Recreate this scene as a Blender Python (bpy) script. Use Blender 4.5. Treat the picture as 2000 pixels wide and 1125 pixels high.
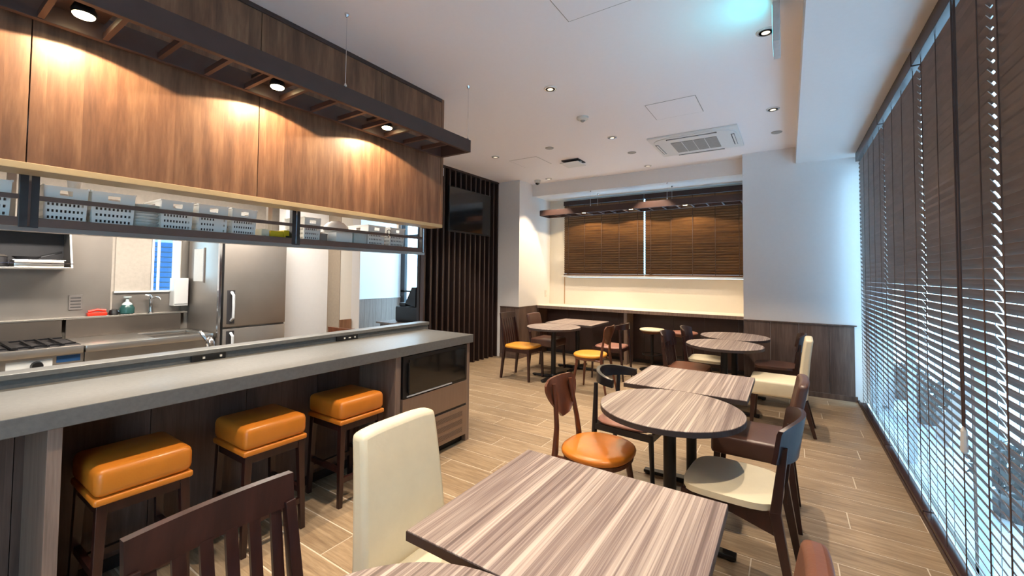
import bpy, bmesh, math, random
from mathutils import Vector, Matrix
random.seed(7)
R = math.radians
PI = math.pi
for o in list(bpy.data.objects): bpy.data.objects.remove(o)
sc = bpy.context.scene
col = sc.collection

# ---------------------------------------------------------------- camera
CAM_H = 1.45
YAW, PITCH, ROLL, FPX, CY = .581151, .0324748, .00927522, 822.09, 508.6
fw = Vector((-math.sin(YAW)*math.cos(PITCH), math.cos(YAW)*math.cos(PITCH), math.sin(PITCH)))
rt = Vector((math.cos(YAW), math.sin(YAW), 0))
up = rt.cross(fw)
rt2 = math.cos(ROLL)*rt + math.sin(ROLL)*up
up2 = -math.sin(ROLL)*rt + math.cos(ROLL)*up
cd = bpy.data.cameras.new('camera'); cam = bpy.data.objects.new('camera', cd); col.objects.link(cam)
m = Matrix((rt2, up2, -fw)).transposed().to_4x4(); m.translation = (0, 0, CAM_H)
cam.matrix_world = m
cd.sensor_width = 36; cd.lens = FPX/2000*36; cd.shift_y = -(562.5-CY)/2000; cd.clip_start = .02; cd.clip_end = 200
sc.camera = cam
sc.view_settings.view_transform = 'Standard'; sc.view_settings.look = 'None'
sc.view_settings.gamma = 1; sc.view_settings.use_curve_mapping = False
sc.view_settings.exposure = 1.33
try:
    sc.cycles.max_bounces = 10; sc.cycles.diffuse_bounces = 6; sc.cycles.glossy_bounces = 4
    sc.cycles.transparent_max_bounces = 12; sc.cycles.sample_clamp_indirect = 6; sc.cycles.blur_glossy = 1
    sc.cycles.caustics_reflective = False; sc.cycles.caustics_refractive = False
except Exception: pass

# ---------------------------------------------------------------- world and room lights
W = bpy.data.worlds.new('sky'); sc.world = W; W.use_nodes = True
nt = W.node_tree; bg = nt.nodes['Background']
tc = nt.nodes.new('ShaderNodeTexCoord'); sep = nt.nodes.new('ShaderNodeSeparateXYZ'); rmp = nt.nodes.new('ShaderNodeValToRGB')
nt.links.new(tc.outputs['Generated'], sep.inputs[0]); nt.links.new(sep.outputs['Z'], rmp.inputs[0])
rmp.color_ramp.elements[0].color = (.43, .76, 1.0, 1); rmp.color_ramp.elements[1].color = (.34, .66, 1.0, 1)
nt.links.new(rmp.outputs[0], bg.inputs[0]); bg.inputs[1].default_value = 3.8
WARM = (1.0, .81, .62)
DOWN_W, RACK_W, KITCH_W = 80, 20, 24
CEIL = 3.08
def spot(name, loc, power, color, size, blend=.35, rad=.03, to=None):
    l = bpy.data.lights.new(name, 'SPOT'); l.energy = power; l.color = color
    l.spot_size = R(size); l.spot_blend = blend; l.shadow_soft_size = rad
    o = bpy.data.objects.new(name, l); o.location = loc; col.objects.link(o)
    if to is not None: o.rotation_euler = (Vector(to)-Vector(loc)).to_track_quat('-Z', 'Y').to_euler()
    return o
def area(name, loc, rot, sx, sy, power, color):
    l = bpy.data.lights.new(name, 'AREA'); l.shape = 'RECTANGLE'; l.size = sx; l.size_y = sy
    l.energy = power; l.color = color
    o = bpy.data.objects.new(name, l); o.location = loc; o.rotation_euler = rot; col.objects.link(o); return o
DOWN = [(x, y) for y in (.14, 1.68, 3.22, 4.77, 6.29) for x in (-.11, -1.73) if (x, y) != (-.11, 6.29)] + [(-3.39, 4.72), (-3.40, 6.29)]
for x, y in DOWN: spot('downlight_lamp', (x, y, CEIL-.012), DOWN_W, WARM, 82, .35, .022)
RACK_LAMPS = [(-2.49, .462), (-2.49, 1.272), (-2.49, 2.078)]
for x, y in RACK_LAMPS: spot('rack_lamp', (x, y, 2.522), RACK_W, (1, .76, .48), 150, .08, .010)
FAR_LAMPS = [(-2.965, 6.77), (-2.138, 6.77), (-1.305, 6.77)]
for x, y in FAR_LAMPS: spot('rack_lamp', (x, y, 2.522), RACK_W*1.1, (1, .76, .46), 150, .10, .010)
for y in (.7, 2.0): area('kitchen_lamp', (-4.1, y, 2.40), (0, 0, 0), .3, 1.0, KITCH_W, (1, .93, .84))
area('entrance_lamp', (-6.3, 5.4, CEIL-.02), (0, 0, 0), .5, .5, 14, (.92, .95, 1))

# ---------------------------------------------------------------- materials
def newmat(name):
    m = bpy.data.materials.new(name); m.use_nodes = True
    return m, m.node_tree, m.node_tree.nodes['Principled BSDF']
def S(v): return tuple((c/255/12.92 if c/255 <= .04045 else ((c/255+.055)/1.055)**2.4) for c in v) + (1,)
def mat(name, rgb, rough=.5, metal=0, var=.06, scale=30, bump=0, bscale=200, emit=None, es=0, coat=0, stretch=None):
    m, t, b = newmat(name)
    n = t.nodes; L = t.links
    c = S(rgb)
    tc = n.new('ShaderNodeTexCoord'); mp = n.new('ShaderNodeMapping'); L.new(tc.outputs['Object'], mp.inputs[0])
    if stretch: mp.inputs['Scale'].default_value = stretch
    nz = n.new('ShaderNodeTexNoise'); nz.inputs['Scale'].default_value = scale; nz.inputs['Detail'].default_value = 4
    L.new(mp.outputs[0], nz.inputs['Vector'])
    rp = n.new('ShaderNodeValToRGB'); L.new(nz.outputs[0], rp.inputs[0])
    rp.color_ramp.elements[0].position = .3; rp.color_ramp.elements[1].position = .7
    rp.color_ramp.elements[0].color = tuple(x*(1-var) for x in c[:3])+(1,)
    rp.color_ramp.elements[1].color = tuple(min(1, x*(1+var)) for x in c[:3])+(1,)
    L.new(rp.outputs[0], b.inputs['Base Color'])
    b.inputs['Roughness'].default_value = rough; b.inputs['Metallic'].default_value = metal
    if coat: b.inputs['Coat Weight'].default_value = coat; b.inputs['Coat Roughness'].default_value = .15
    if bump:
        n2 = n.new('ShaderNodeTexNoise'); n2.inputs['Scale'].default_value = bscale; n2.inputs['Detail'].default_value = 3
        L.new(mp.outputs[0], n2.inputs['Vector'])
        bp = n.new('ShaderNodeBump'); bp.inputs['Strength'].default_value = bump; bp.inputs['Distance'].default_value = .002
        L.new(n2.outputs[0], bp.inputs['Height']); L.new(bp.outputs[0], b.inputs['Normal'])
    if emit: b.inputs['Emission Color'].default_value = S(emit); b.inputs['Emission Strength'].default_value = es
    return m
def grain(name, stops, across=14, along=.8, axis='y', rough=.45, board=0, bvar=.25, fine=6, pvar=0, detail=5, plane='z', dist=.25, bump=.05, spec=.5):
    """wood-like print: noise stretched along `axis`; boards of width `board` change tone; pvar: tone per object"""
    m, t, b = newmat(name); n = t.nodes; L = t.links
    def math_(op, a, bb=None, c=None):
        q = n.new('ShaderNodeMath'); q.operation = op
        for i, v in enumerate((a, bb, c)):
            if v is None: continue
            if isinstance(v, (int, float)): q.inputs[i].default_value = v
            else: L.new(v, q.inputs[i])
        return q.outputs[0]
    tc = n.new('ShaderNodeTexCoord'); sp = n.new('ShaderNodeSeparateXYZ'); L.new(tc.outputs['Object'], sp.inputs[0])
    oi = n.new('ShaderNodeObjectInfo')
    ax = {'x': 0, 'y': 1, 'z': 2}[axis]
    al = sp.outputs[ax]
    others = [sp.outputs[i] for i in range(3) if i != ax]
    ac = math_('ADD', others[0], others[1])
    cb = n.new('ShaderNodeCombineXYZ')
    seed = math_('MULTIPLY', oi.outputs['Random'], 37.0) if pvar else 0
    L.new(math_('MULTIPLY', ac, across), cb.inputs[0])
    L.new(math_('MULTIPLY', al, along), cb.inputs[1])
    if board:
        bi = math_('FLOOR', math_('DIVIDE', ac, board))
        wn = n.new('ShaderNodeTexWhiteNoise'); wn.noise_dimensions = '1D'
        L.new(math_('ADD', bi, seed) if pvar else bi, wn.inputs['W'])
        L.new(math_('MULTIPLY', wn.outputs['Value'], 20.0), cb.inputs[2])
    elif pvar: L.new(seed, cb.inputs[2])
    nz = n.new('ShaderNodeTexNoise'); nz.inputs['Scale'].default_value = 1; nz.inputs['Detail'].default_value = detail
    nz.inputs['Roughness'].default_value = .62; nz.inputs['Distortion'].default_value = dist
    L.new(cb.outputs[0], nz.inputs['Vector'])
    rp = n.new('ShaderNodeValToRGB'); L.new(nz.outputs[0], rp.inputs[0])
    els = rp.color_ramp.elements
    while len(els) < len(stops): els.new(.5)
    for e, (p, c) in zip(els, stops): e.position = p; e.color = S(c)
    # fine grain
    f = n.new('ShaderNodeTexNoise'); f.inputs['Scale'].default_value = fine; f.inputs['Detail'].default_value = 3
    L.new(cb.outputs[0], f.inputs['Vector'])
    hv = n.new('ShaderNodeHueSaturation'); L.new(rp.outputs[0], hv.inputs['Color'])
    val = math_('ADD', math_('MULTIPLY', f.outputs[0], .5), .75)
    if board: val = math_('MULTIPLY', val, math_('ADD', math_('MULTIPLY', wn.outputs['Value'], bvar), 1-bvar/2))
    if pvar: val = math_('MULTIPLY', val, math_('ADD', math_('MULTIPLY', oi.outputs['Random'], pvar), 1-pvar/2))
    L.new(val, hv.inputs['Value'])
    L.new(hv.outputs[0], b.inputs['Base Color'])
    b.inputs['Roughness'].default_value = rough
    b.inputs['Specular IOR Level'].default_value = spec
    if bump:
        bp = n.new('ShaderNodeBump'); bp.inputs['Strength'].default_value = bump; bp.inputs['Distance'].default_value = .001
        L.new(f.outputs[0], bp.inputs['Height']); L.new(bp.outputs[0], b.inputs['Normal'])
    return m
def glass(name, tint=(1, 1, 1), gl=.08, rough=0.0):
    m = bpy.data.materials.new(name); m.use_nodes = True; t = m.node_tree; t.nodes.clear()
    o = t.nodes.new('ShaderNodeOutputMaterial'); mx = t.nodes.new('ShaderNodeMixShader')
    tr = t.nodes.new('ShaderNodeBsdfTransparent'); g = t.nodes.new('ShaderNodeBsdfGlossy'); g.inputs['Roughness'].default_value = rough
    tr.inputs[0].default_value = tint+(1,); fr = t.nodes.new('ShaderNodeFresnel'); fr.inputs[0].default_value = 1.45
    ge = t.nodes.new('ShaderNodeNewGeometry'); iv = t.nodes.new('ShaderNodeMath'); iv.operation = 'SUBTRACT'; iv.inputs[0].default_value = 1; t.links.new(ge.outputs['Backfacing'], iv.inputs[1])
    mu = t.nodes.new('ShaderNodeMath'); mu.operation = 'MULTIPLY'; t.links.new(iv.outputs[0], mu.inputs[0]); t.links.new(fr.outputs[0], mu.inputs[1])
    t.links.new(mu.outputs[0], mx.inputs[0]); t.links.new(tr.outputs[0], mx.inputs[1]); t.links.new(g.outputs[0], mx.inputs[2])
    t.links.new(mx.outputs[0], o.inputs[0]); return m
M = {}
M['white_wall'] = mat('white_wall_paint', (228, 225, 222), .75, var=.01, bump=.15, bscale=300)
M['ceiling'] = mat('ceiling_paint', (242, 238, 238), .85, var=.006, bump=.1, bscale=400)
M['cream_wall'] = mat('cream_wall_paper', (226, 219, 206), .75, var=.01, bump=.15, bscale=300)
M['grout'] = mat('floor_grout', (206, 194, 176), .8, var=.03)
M['plank'] = grain('floor_plank', [(.3, (130, 109, 86)), (.5, (152, 131, 105)), (.7, (174, 153, 126))], across=60, along=4, axis='x', rough=.42, fine=5, pvar=.16)
M['floor_plain'] = grain('floor_plain', [(.3, (158, 134, 106)), (.6, (190, 166, 136))], across=20, along=2, axis='x', rough=.45, board=.204)
M['kfloor'] = mat('kitchen_floor', (110, 104, 98), .6)
M['panel'] = grain('walnut_panel', [(.25, (86, 56, 41)), (.5, (124, 86, 62)), (.75, (154, 114, 84))], across=16, along=1.6, axis='z', rough=.5, board=.115, bvar=.22, fine=7, detail=7)
M['wains'] = grain('wainscot_board', [(.25, (74, 58, 52)), (.5, (100, 80, 70)), (.75, (124, 102, 90))], across=20, along=1.5, axis='z', rough=.5, board=.11, bvar=.3, fine=6)
M['counterwood'] = grain('counter_board', [(.25, (62, 46, 40)), (.5, (86, 66, 58)), (.75, (108, 86, 76))], across=22, along=1.5, axis='z', rough=.5, board=.11, bvar=.15, fine=6)
M['sidewood'] = grain('side_board', [(.25, (108, 90, 80)), (.5, (134, 114, 102)), (.75, (156, 136, 122))], across=30, along=1.2, axis='z', rough=.5, fine=6)
M['edge'] = mat('panel_edge_trim', (176, 142, 104), .5, var=.05)
M['dark'] = mat('dark_stained_wood', (54, 32, 27), .38, var=.12, scale=12, stretch=(1, 1, .2))
M['fin'] = grain('fin_wood', [(.3, (44, 33, 31)), (.7, (70, 54, 50))], across=30, along=1, axis='z', rough=.45, fine=6)
M['darkback'] = mat('dark_backing', (26, 18, 18), .6)
M['column_shade'] = mat('column_shade_taupe', (132, 118, 102), .6)  # shade on the column's near face, put into the colour
M['basket'] = mat('white_basket_plastic', (238, 236, 230), .5, var=.01)
M['shaded_contents'] = mat('basket_shaded_contents', (66, 62, 58), .8)  # presumed contents, coloured dark for the shade behind the perforations
M['backsplash'] = mat('darker_dull_steel', (116, 106, 97), .36, metal=.7, var=.1, scale=3)  # darker, duller steel for the ledge fronts
M['railb'] = mat('brown_rail', (104, 84, 76), .45)
M['rack'] = mat('rack_wood', (70, 50, 44), .5, var=.1, scale=10)
M['gold'] = mat('fascia_edge', (186, 162, 124), .5, var=.04)
M['stone'] = mat('grey_counter_laminate', (104, 104, 102), .38, var=.10, scale=55, bump=.15, bscale=250)
M['table'] = grain('striped_table_laminate', [(.30, (90, 75, 72)), (.41, (116, 100, 96)), (.46, (150, 136, 129)), (.50, (114, 98, 94)), (.57, (160, 146, 138)), (.68, (184, 172, 162))], across=42, along=.35, axis='y', rough=.42, fine=4, detail=3, pvar=.05, dist=0)
M['tableedge'] = mat('table_edge_band', (62, 52, 50), .45)
M['iron'] = mat('black_iron', (26, 25, 27), .42, metal=.3)
M['cream'] = mat('cream_leatherette', (222, 212, 184), .5, var=.03, scale=14, bump=.35, bscale=70)
M['orange'] = mat('orange_leather', (212, 126, 40), .32, var=.06, scale=12, bump=.15, bscale=120)
M['yellow'] = mat('yellow_leather', (220, 152, 52), .4, var=.04, bump=.1)
M['brownl'] = mat('brown_leather', (88, 60, 50), .34, var=.08, scale=14, bump=.2, bscale=90)
M['redbrown'] = mat('red_brown_leather', (120, 76, 56), .34, var=.08, scale=14, bump=.2, bscale=90)
M['pinkl'] = mat('rose_brown_leather', (158, 112, 98), .4, var=.06, bump=.1)
M['cherry'] = grain('cherry_wood', [(.3, (74, 40, 26)), (.7, (110, 64, 42))], across=20, along=3, axis='z', rough=.3, fine=5)
M['mahog'] = grain('mahogany_wood', [(.3, (34, 17, 15)), (.7, (60, 31, 26))], across=20, along=3, axis='z', rough=.32, fine=5)
M['black'] = mat('black_lacquered_wood', (22, 22, 28), .32, var=.1)
M['steel'] = mat('stainless_steel', (196, 190, 182), .28, metal=.9, var=.05, scale=3, stretch=(1, 1, 12))
M['steel_dark'] = mat('dull_stainless', (158, 150, 142), .38, metal=.75, var=.08, scale=3)
M['bronze'] = mat('brushed_bronze_steel', (150, 130, 116), .4, metal=.6, var=.04, scale=4, stretch=(1, 12, 1))
M['grille'] = mat('grille_slot', (96, 82, 72), .6)
M['chrome'] = mat('chrome', (225, 225, 228), .12, metal=1, var=.01)
M['blackglass'] = mat('dark_door_glass', (12, 12, 13), .06, coat=.6)
M['blackplastic'] = mat('black_plastic', (18, 18, 20), .4)
M['plastic'] = mat('white_plastic', (214, 210, 202), .5, var=.02)
M['greyplastic'] = mat('grey_plastic', (150, 146, 140), .6)
M['speaker'] = mat('grey_mesh_cover', (168, 164, 158), .8)
M['acw'] = mat('air_conditioner_white', (224, 222, 218), .5, var=.01)
M['slat'] = grain('blind_slat', [(.3, (98, 79, 71)), (.7, (124, 103, 93))], across=30, along=2, axis='y', rough=.42, fine=5, pvar=.1)
M['slatx'] = grain('blind_slat_far', [(.3, (84, 56, 34)), (.7, (118, 84, 50))], across=30, along=2, axis='x', rough=.4, fine=5, pvar=.1)
M['cord'] = mat('blind_cord', (70, 52, 46), .8)
M['alu'] = mat('white_aluminium_frame', (190, 192, 194), .5)
M['darkframe'] = mat('dark_window_frame', (50, 48, 50), .5)
M['glass'] = glass('window_glass')
M['green_glass'] = mat('teal_bottle', (46, 84, 80), .25)
M['clear'] = mat('clear_plastic', (196, 206, 204), .3)
M['red'] = mat('red_plastic', (214, 52, 28), .4)
M['yellowcard'] = mat('yellow_card', (216, 186, 20), .6)
M['blackprint'] = mat('black_print', (25, 25, 25), .7)
M['paper'] = mat('white_paper', (222, 220, 214), .8, var=.02)
M['blind_roller'] = mat('roller_blind_cloth', (180, 169, 156), .8)
M['plate'] = mat('grey_wall_plate', (118, 110, 104), .5)
M['pave'] = mat('pavement', (206, 212, 216), .85, var=.08, scale=6)
M['bldg'] = mat('pale_building', (170, 186, 196), .85, var=.05)
M['shutter'] = mat('blue_shutter', (26, 72, 118), .6)
M['leaf'] = mat('shrub_leaf', (20, 28, 24), .6, var=.3)
M['car'] = mat('asphalt', (120, 124, 130), .9)
M['lamp'] = mat('lit_lamp', (255, 240, 210), .5, emit=(255, 226, 170), es=14)
M['lampk'] = mat('lit_panel', (255, 250, 240), .5, emit=(255, 244, 226), es=3)
M['downl'] = mat('downlight_diode', (255, 240, 220), .5, emit=(255, 232, 200), es=.5)
M['refl'] = mat('downlight_reflector', (200, 200, 204), .15, metal=1, var=.01)
M['green'] = mat('lit_exit_face', (120, 240, 220), .5, emit=(90, 232, 255), es=5)
M['signw'] = mat('sign_case', (186, 184, 182), .6)
M['screen'] = mat('tv_screen', (10, 10, 14), .08, coat=.5)

# ---------------------------------------------------------------- mesh builder
class MB:
    def __init__(s): s.bm = bmesh.new()
    def box(s, a, b, bev=0, seg=2):
        a, b = Vector(a), Vector(b)
        mn = Vector([min(a[i], b[i]) for i in range(3)]); mx = Vector([max(a[i], b[i]) for i in range(3)])
        vs = [s.bm.verts.new((x, y, z)) for x in (mn.x, mx.x) for y in (mn.y, mx.y) for z in (mn.z, mx.z)]
        F = [s.bm.faces.new([vs[i] for i in f]) for f in ((0,1,3,2), (4,6,7,5), (0,4,5,1), (2,3,7,6), (0,2,6,4), (1,5,7,3))]
        if bev:
            es = list({e for f in F for e in f.edges})
            bmesh.ops.bevel(s.bm, geom=es, offset=bev, segments=seg, affect='EDGES', profile=.5)
        return s
    def beam(s, p, q, w0, d0, w1=None, d1=None, side=(0, 1, 0), bev=0):
        """tapered rectangular bar from p to q; w along `side`, d across"""
        p, q = Vector(p), Vector(q); w1 = w0 if w1 is None else w1; d1 = d0 if d1 is None else d1
        ax = (q-p).normalized(); sd = Vector(side); sd = (sd-ax*sd.dot(ax)).normalized(); ot = ax.cross(sd)
        vs = []
        for c, w, d in ((p, w0, d0), (q, w1, d1)):
            vs.append([s.bm.verts.new(c+sd*(sx*w/2)+ot*(sy*d/2)) for sx, sy in ((-1,-1), (1,-1), (1,1), (-1,1))])
        F = [s.bm.faces.new(vs[0][::-1]), s.bm.faces.new(vs[1])]
        for i in range(4): F.append(s.bm.faces.new((vs[0][i], vs[0][(i+1)%4], vs[1][(i+1)%4], vs[1][i])))
        if bev: bmesh.ops.bevel(s.bm, geom=list({e for f in F for e in f.edges}), offset=bev, segments=2, affect='EDGES', profile=.5)
        return s
    def tube(s, pts, rad, n=8, squash=None):
        pts = [Vector(p) for p in pts]
        if isinstance(rad, (int, float)): rad = [rad]*len(pts)
        rings = []; ref = None
        for i, p in enumerate(pts):
            t = (pts[min(i+1, len(pts)-1)]-pts[max(i-1, 0)]).normalized()
            if ref is None:
                ref = Vector((0, 0, 1)) if abs(t.z) < .9 else Vector((1, 0, 0))
            u = (ref-t*ref.dot(t)).normalized(); ref = u; v = t.cross(u)
            r = rad[i]; ru, rv = (r if isinstance(r, tuple) else (r, r))
            rings.append([s.bm.verts.new(p+u*(ru*math.cos(2*PI*k/n))+v*(rv*math.sin(2*PI*k/n))) for k in range(n)])
        for a, b in zip(rings, rings[1:]):
            for k in range(n): s.bm.faces.new((a[k], a[(k+1)%n], b[(k+1)%n], b[k]))
        s.bm.faces.new(rings[0][::-1]); s.bm.faces.new(rings[-1]); return s
    def lathe(s, prof, c=(0, 0, 0), n=24, sx=1, sy=1, ex=2, down=False):
        """prof: (r, z) list bottom to top; ex>2 makes superellipse outlines"""
        c = Vector(c); rings = []
        for r, z in prof:
            ring = []
            for k in range(n):
                a = 2*PI*k/n; ca, sa = math.cos(a), math.sin(a)
                f = (abs(ca)**ex+abs(sa)**ex)**(-1/ex) if ex != 2 else 1
                ring.append(s.bm.verts.new(c+Vector((r*sx*ca*f, r*sy*sa*f, z))))
            rings.append(ring)
        for a, b in zip(rings, rings[1:]):
            for k in range(n): s.bm.faces.new((a[k], a[(k+1)%n], b[(k+1)%n], b[k]))
        s.bm.faces.new(rings[0][::-1]); s.bm.faces.new(rings[-1]); return s
    def poly(s, pts, vec):
        """extrude a polygon (3D pts) by vec"""
        a = [s.bm.verts.new(Vector(p)) for p in pts]; b = [s.bm.verts.new(Vector(p)+Vector(vec)) for p in pts]
        s.bm.faces.new(a[::-1]); s.bm.faces.new(b); k = len(a)
        for i in range(k): s.bm.faces.new((a[i], a[(i+1)%k], b[(i+1)%k], b[i]))
        return s
    def strip(s, rows):
        """grid surface from rows of points, closed solid not required"""
        V = [[s.bm.verts.new(Vector(p)) for p in r] for r in rows]
        for a, b in zip(V, V[1:]):
            for i in range(len(a)-1): s.bm.faces.new((a[i], a[i+1], b[i+1], b[i]))
        return s
    def shell(s, rows, th):
        """thick curved sheet: rows of points (front), offset by vec th(i,j)->Vector"""
        n, k = len(rows), len(rows[0])
        A = [[s.bm.verts.new(Vector(p)) for p in r] for r in rows]
        B = [[s.bm.verts.new(Vector(p)+th(i, j)) for j, p in enumerate(r)] for i, r in enumerate(rows)]
        for i in range(n-1):
            for j in range(k-1):
                s.bm.faces.new((A[i][j], A[i][j+1], A[i+1][j+1], A[i+1][j])); s.bm.faces.new((B[i][j], B[i+1][j], B[i+1][j+1], B[i][j+1]))
        for i in range(n-1):
            s.bm.faces.new((A[i][0], A[i+1][0], B[i+1][0], B[i][0])); s.bm.faces.new((A[i][-1], B[i][-1], B[i+1][-1], A[i+1][-1]))
        for j in range(k-1):
            s.bm.faces.new((A[0][j], B[0][j], B[0][j+1], A[0][j+1])); s.bm.faces.new((A[-1][j], A[-1][j+1], B[-1][j+1], B[-1][j]))
        return s
    def build(s, name, mt, parent=None, smooth=False, world=True):
        """coordinates are the parent's (its empty has no rotation while authored in world space)"""
        bm = s.bm
        bmesh.ops.recalc_face_normals(bm, faces=bm.faces)
        xs = [v.co for v in bm.verts]
        cx = (min(v.x for v in xs)+max(v.x for v in xs))/2; cy = (min(v.y for v in xs)+max(v.y for v in xs))/2; cz = min(v.z for v in xs)
        org = Vector((cx, cy, cz))
        bmesh.ops.translate(bm, verts=bm.verts, vec=-org)
        me = bpy.data.meshes.new(name); bm.to_mesh(me); bm.free()
        if smooth:
            for p in me.polygons: p.use_smooth = True
            try: me.set_sharp_from_angle(angle=R(40))
            except Exception: pass
        me.materials.append(M[mt] if isinstance(mt, str) else mt)
        o = bpy.data.objects.new(name, me); col.objects.link(o)
        wp = WPOS.get(parent.name, Vector((0, 0, 0))) if parent else Vector((0, 0, 0))
        o.location = org-wp if world else org
        if parent: o.parent = parent
        WPOS[o.name] = org if world else wp+org
        return o
WPOS = {}
def tag(o, label=None, cat=None, group=None, kind=None):
    if label: o['label'] = label
    if cat: o['category'] = cat
    if group: o['group'] = group
    if kind: o['kind'] = kind
    return o
def thing(name, loc, label, cat, group=None, rz=0):
    o = bpy.data.objects.new(name, None); o.empty_display_size = .1; o.location = loc; o.rotation_euler = (0, 0, rz); col.objects.link(o)
    WPOS[o.name] = Vector(loc)
    return tag(o, label, cat, group)
def struct(o): o['kind'] = 'structure'; return o
def sbox(name, a, b, mt, bev=0): return struct(MB().box(a, b, bev).build(name, mt))
def pbox(parent, name, a, b, mt, bev=0, smooth=False): return MB().box(a, b, bev).build(name, mt, parent, smooth)
def dup(o, parent=None):
    c = o.copy(); col.objects.link(c); c.parent = parent
    if parent: c.matrix_parent_inverse = o.matrix_parent_inverse.copy()
    for ch in list(o.children): dup(ch, c)
    return c
def linkcopy(o, name, loc, parent):
    c = bpy.data.objects.new(name, o.data); c.location = loc; c.parent = parent; col.objects.link(c); return c

# ================================================================ STRUCTURE
floor = sbox('floor', (-4.45, 0.0, -.06), (.74, 7.4, -.002), 'grout')
floor_p = WPOS[floor.name]
# planks: rows along X, width .204 in Y, staggered joints
PW, PL = .204, 1.02
k0 = MB().box((-PL/2+.003, -PW/2+.004, 0), (PL/2-.003, PW/2-.004, .006), .0012, 1).build('plank', 'plank', floor)
k0.location = (0, 0, 0)
first = True
row = 0
y = 2.741-13*PW
offs = {0: .155, 1: -.45, 2: .35}
while y < 7.3:
    xo = (-.165 + row*.37) % PL
    x0 = -4.45; x = -4.45 - ((-4.45 - xo) % PL)
    while x < .72:
        a, b = max(x, -4.45), min(x+PL, .72)
        if b-a > .06 and y+PW > 0:
            if abs((b-a)-PL) < 1e-4:
                if first: o = k0; first = False
                else: o = bpy.data.objects.new('plank', k0.data); col.objects.link(o); o.parent = floor
                o.location = Vector(((a+b)/2, y+PW/2, -.006))-floor_p
            else:
                MB().box((a+.003, y+.004, -.006), (b-.003, y+PW-.004, 0), .0012, 1).build('plank', 'plank', floor)
        x += PL
    y += PW; row += 1
sbox('floor_front', (-4.45, -2.6, -.06), (.74, 0, 0), 'floor_plain')
sbox('floor_entrance', (-8.0, 3.2, -.06), (-4.45, 7.4, 0), 'floor_plain')
sbox('floor_kitchen', (-5.6, -2.6, -.06), (-4.45, 3.2, -.002), 'kfloor')
ceil = sbox('ceiling', (-8.0, -2.6, CEIL), (.09, 6.57, CEIL+.1), 'ceiling')
sbox('ceiling_kitchen', (-5.5, -2.6, 2.42), (-2.86, 3.1, 2.5), 'ceiling')
# dropped beam along the window wall
sbox('trim_beam_window', (.09, -2.6, 2.87), (.98, 6.34, CEIL+.1), 'white_wall')
# alcove bulkhead
sbox('trim_bulkhead_alcove', (-4.4, 6.57, 2.87), (-.5, 7.5, CEIL+.1), 'white_wall')
sbox('trim_bulkhead_lip', (-3.88, 6.57, 2.86), (-.5, 6.66, 2.871), 'acw', .003)
# walls
stub = sbox('wall_stub', (-.5, 6.34, 0), (.98, 7.5, CEIL+.1), 'white_wall')
def boards(parent, axis, fixed, a, b, z0, z1, w, mt, th=.012, sgn=-1, name='board', gap=.0015):
    """row of boards on a wall plane: axis = running axis"""
    q = a
    while q < b-.02:
        e = min(q+w, b)
        if axis == 'x': p0, p1 = (q+gap, fixed, z0), (e-gap, fixed+sgn*th, z1)
        else: p0, p1 = (fixed, q+gap, z0), (fixed+sgn*th, e-gap, z1)
        MB().box(p0, p1).build(name, mt, parent); q = e
boards(stub, 'x', 6.34, -.5, .64, .06, .87, .3, 'wains')
struct(MB().box((-.5, 6.315, .87), (.66, 6.34, .886), .002).build('trim_dado_stub', 'wains'))
struct(MB().box((-.5, 6.318, 0), (.66, 6.34, .06), .002).build('baseboard_stub', 'wains'))
pil = sbox('wall_pillar', (-4.45, 6.13, 0), (-3.88, 7.5, CEIL+.1), 'white_wall')
boards(pil, 'x', 6.13, -4.26, -3.868, .06, .87, .3, 'wains')
boards(pil, 'y', -3.88, 6.13, 6.77, .06, .87, .3, 'wains', sgn=1)
struct(MB().box((-4.26, 6.108, .87), (-3.862, 6.13, .886), .002).box((-3.88, 6.108, .87), (-3.862, 6.75, .886), .002).build('trim_dado_pillar', 'wains'))
struct(MB().box((-4.26, 6.11, 0), (-3.865, 6.13, .06), .002).box((-3.88, 6.11, 0), (-3.864, 6.76, .06), .002).build('baseboard_pillar', 'wains'))
AB = 7.25
# alcove back wall with window opening x -3.56..-.56, z 1.43..2.82
mb = MB().box((-3.88, AB, 0), (-.5, AB+.2, 1.40)).box((-3.88, AB, 2.83), (-.5, AB+.2, 2.90))
mb.box((-3.88, AB, 1.40), (-3.56, AB+.2, 2.83)).box((-.56, AB, 1.40), (-.5, AB+.2, 2.83))
struct(mb.build('wall_alcove', 'cream_wall'))
struct(MB().box((-3.58, AB-.09, 1.405), (-.502, AB+.1, 1.43), .003).build('trim_window_sill', 'alu'))
struct(MB().box((-3.565, AB-.012, .90), (-3.553, AB, 1.405)).build('trim_wall_joint', 'edge'))
# far window
wf = struct(MB().box((-3.56, AB+.10, 1.43), (-3.52, AB+.16, 2.83)).box((-.6, AB+.10, 1.43), (-.56, AB+.16, 2.83)).box((-3.56, AB+.10, 1.43), (-.56, AB+.16, 1.47))
    .box((-3.56, AB+.10, 2.79), (-.56, AB+.16, 2.83)).box((-2.01, AB+.10, 1.43), (-1.95, AB+.16, 2.83)).build('window_1', 'alu'))
MB().box((-3.52, AB+.125, 1.47), (-.6, AB+.131, 2.79)).build('pane', 'glass', wf)
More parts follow.
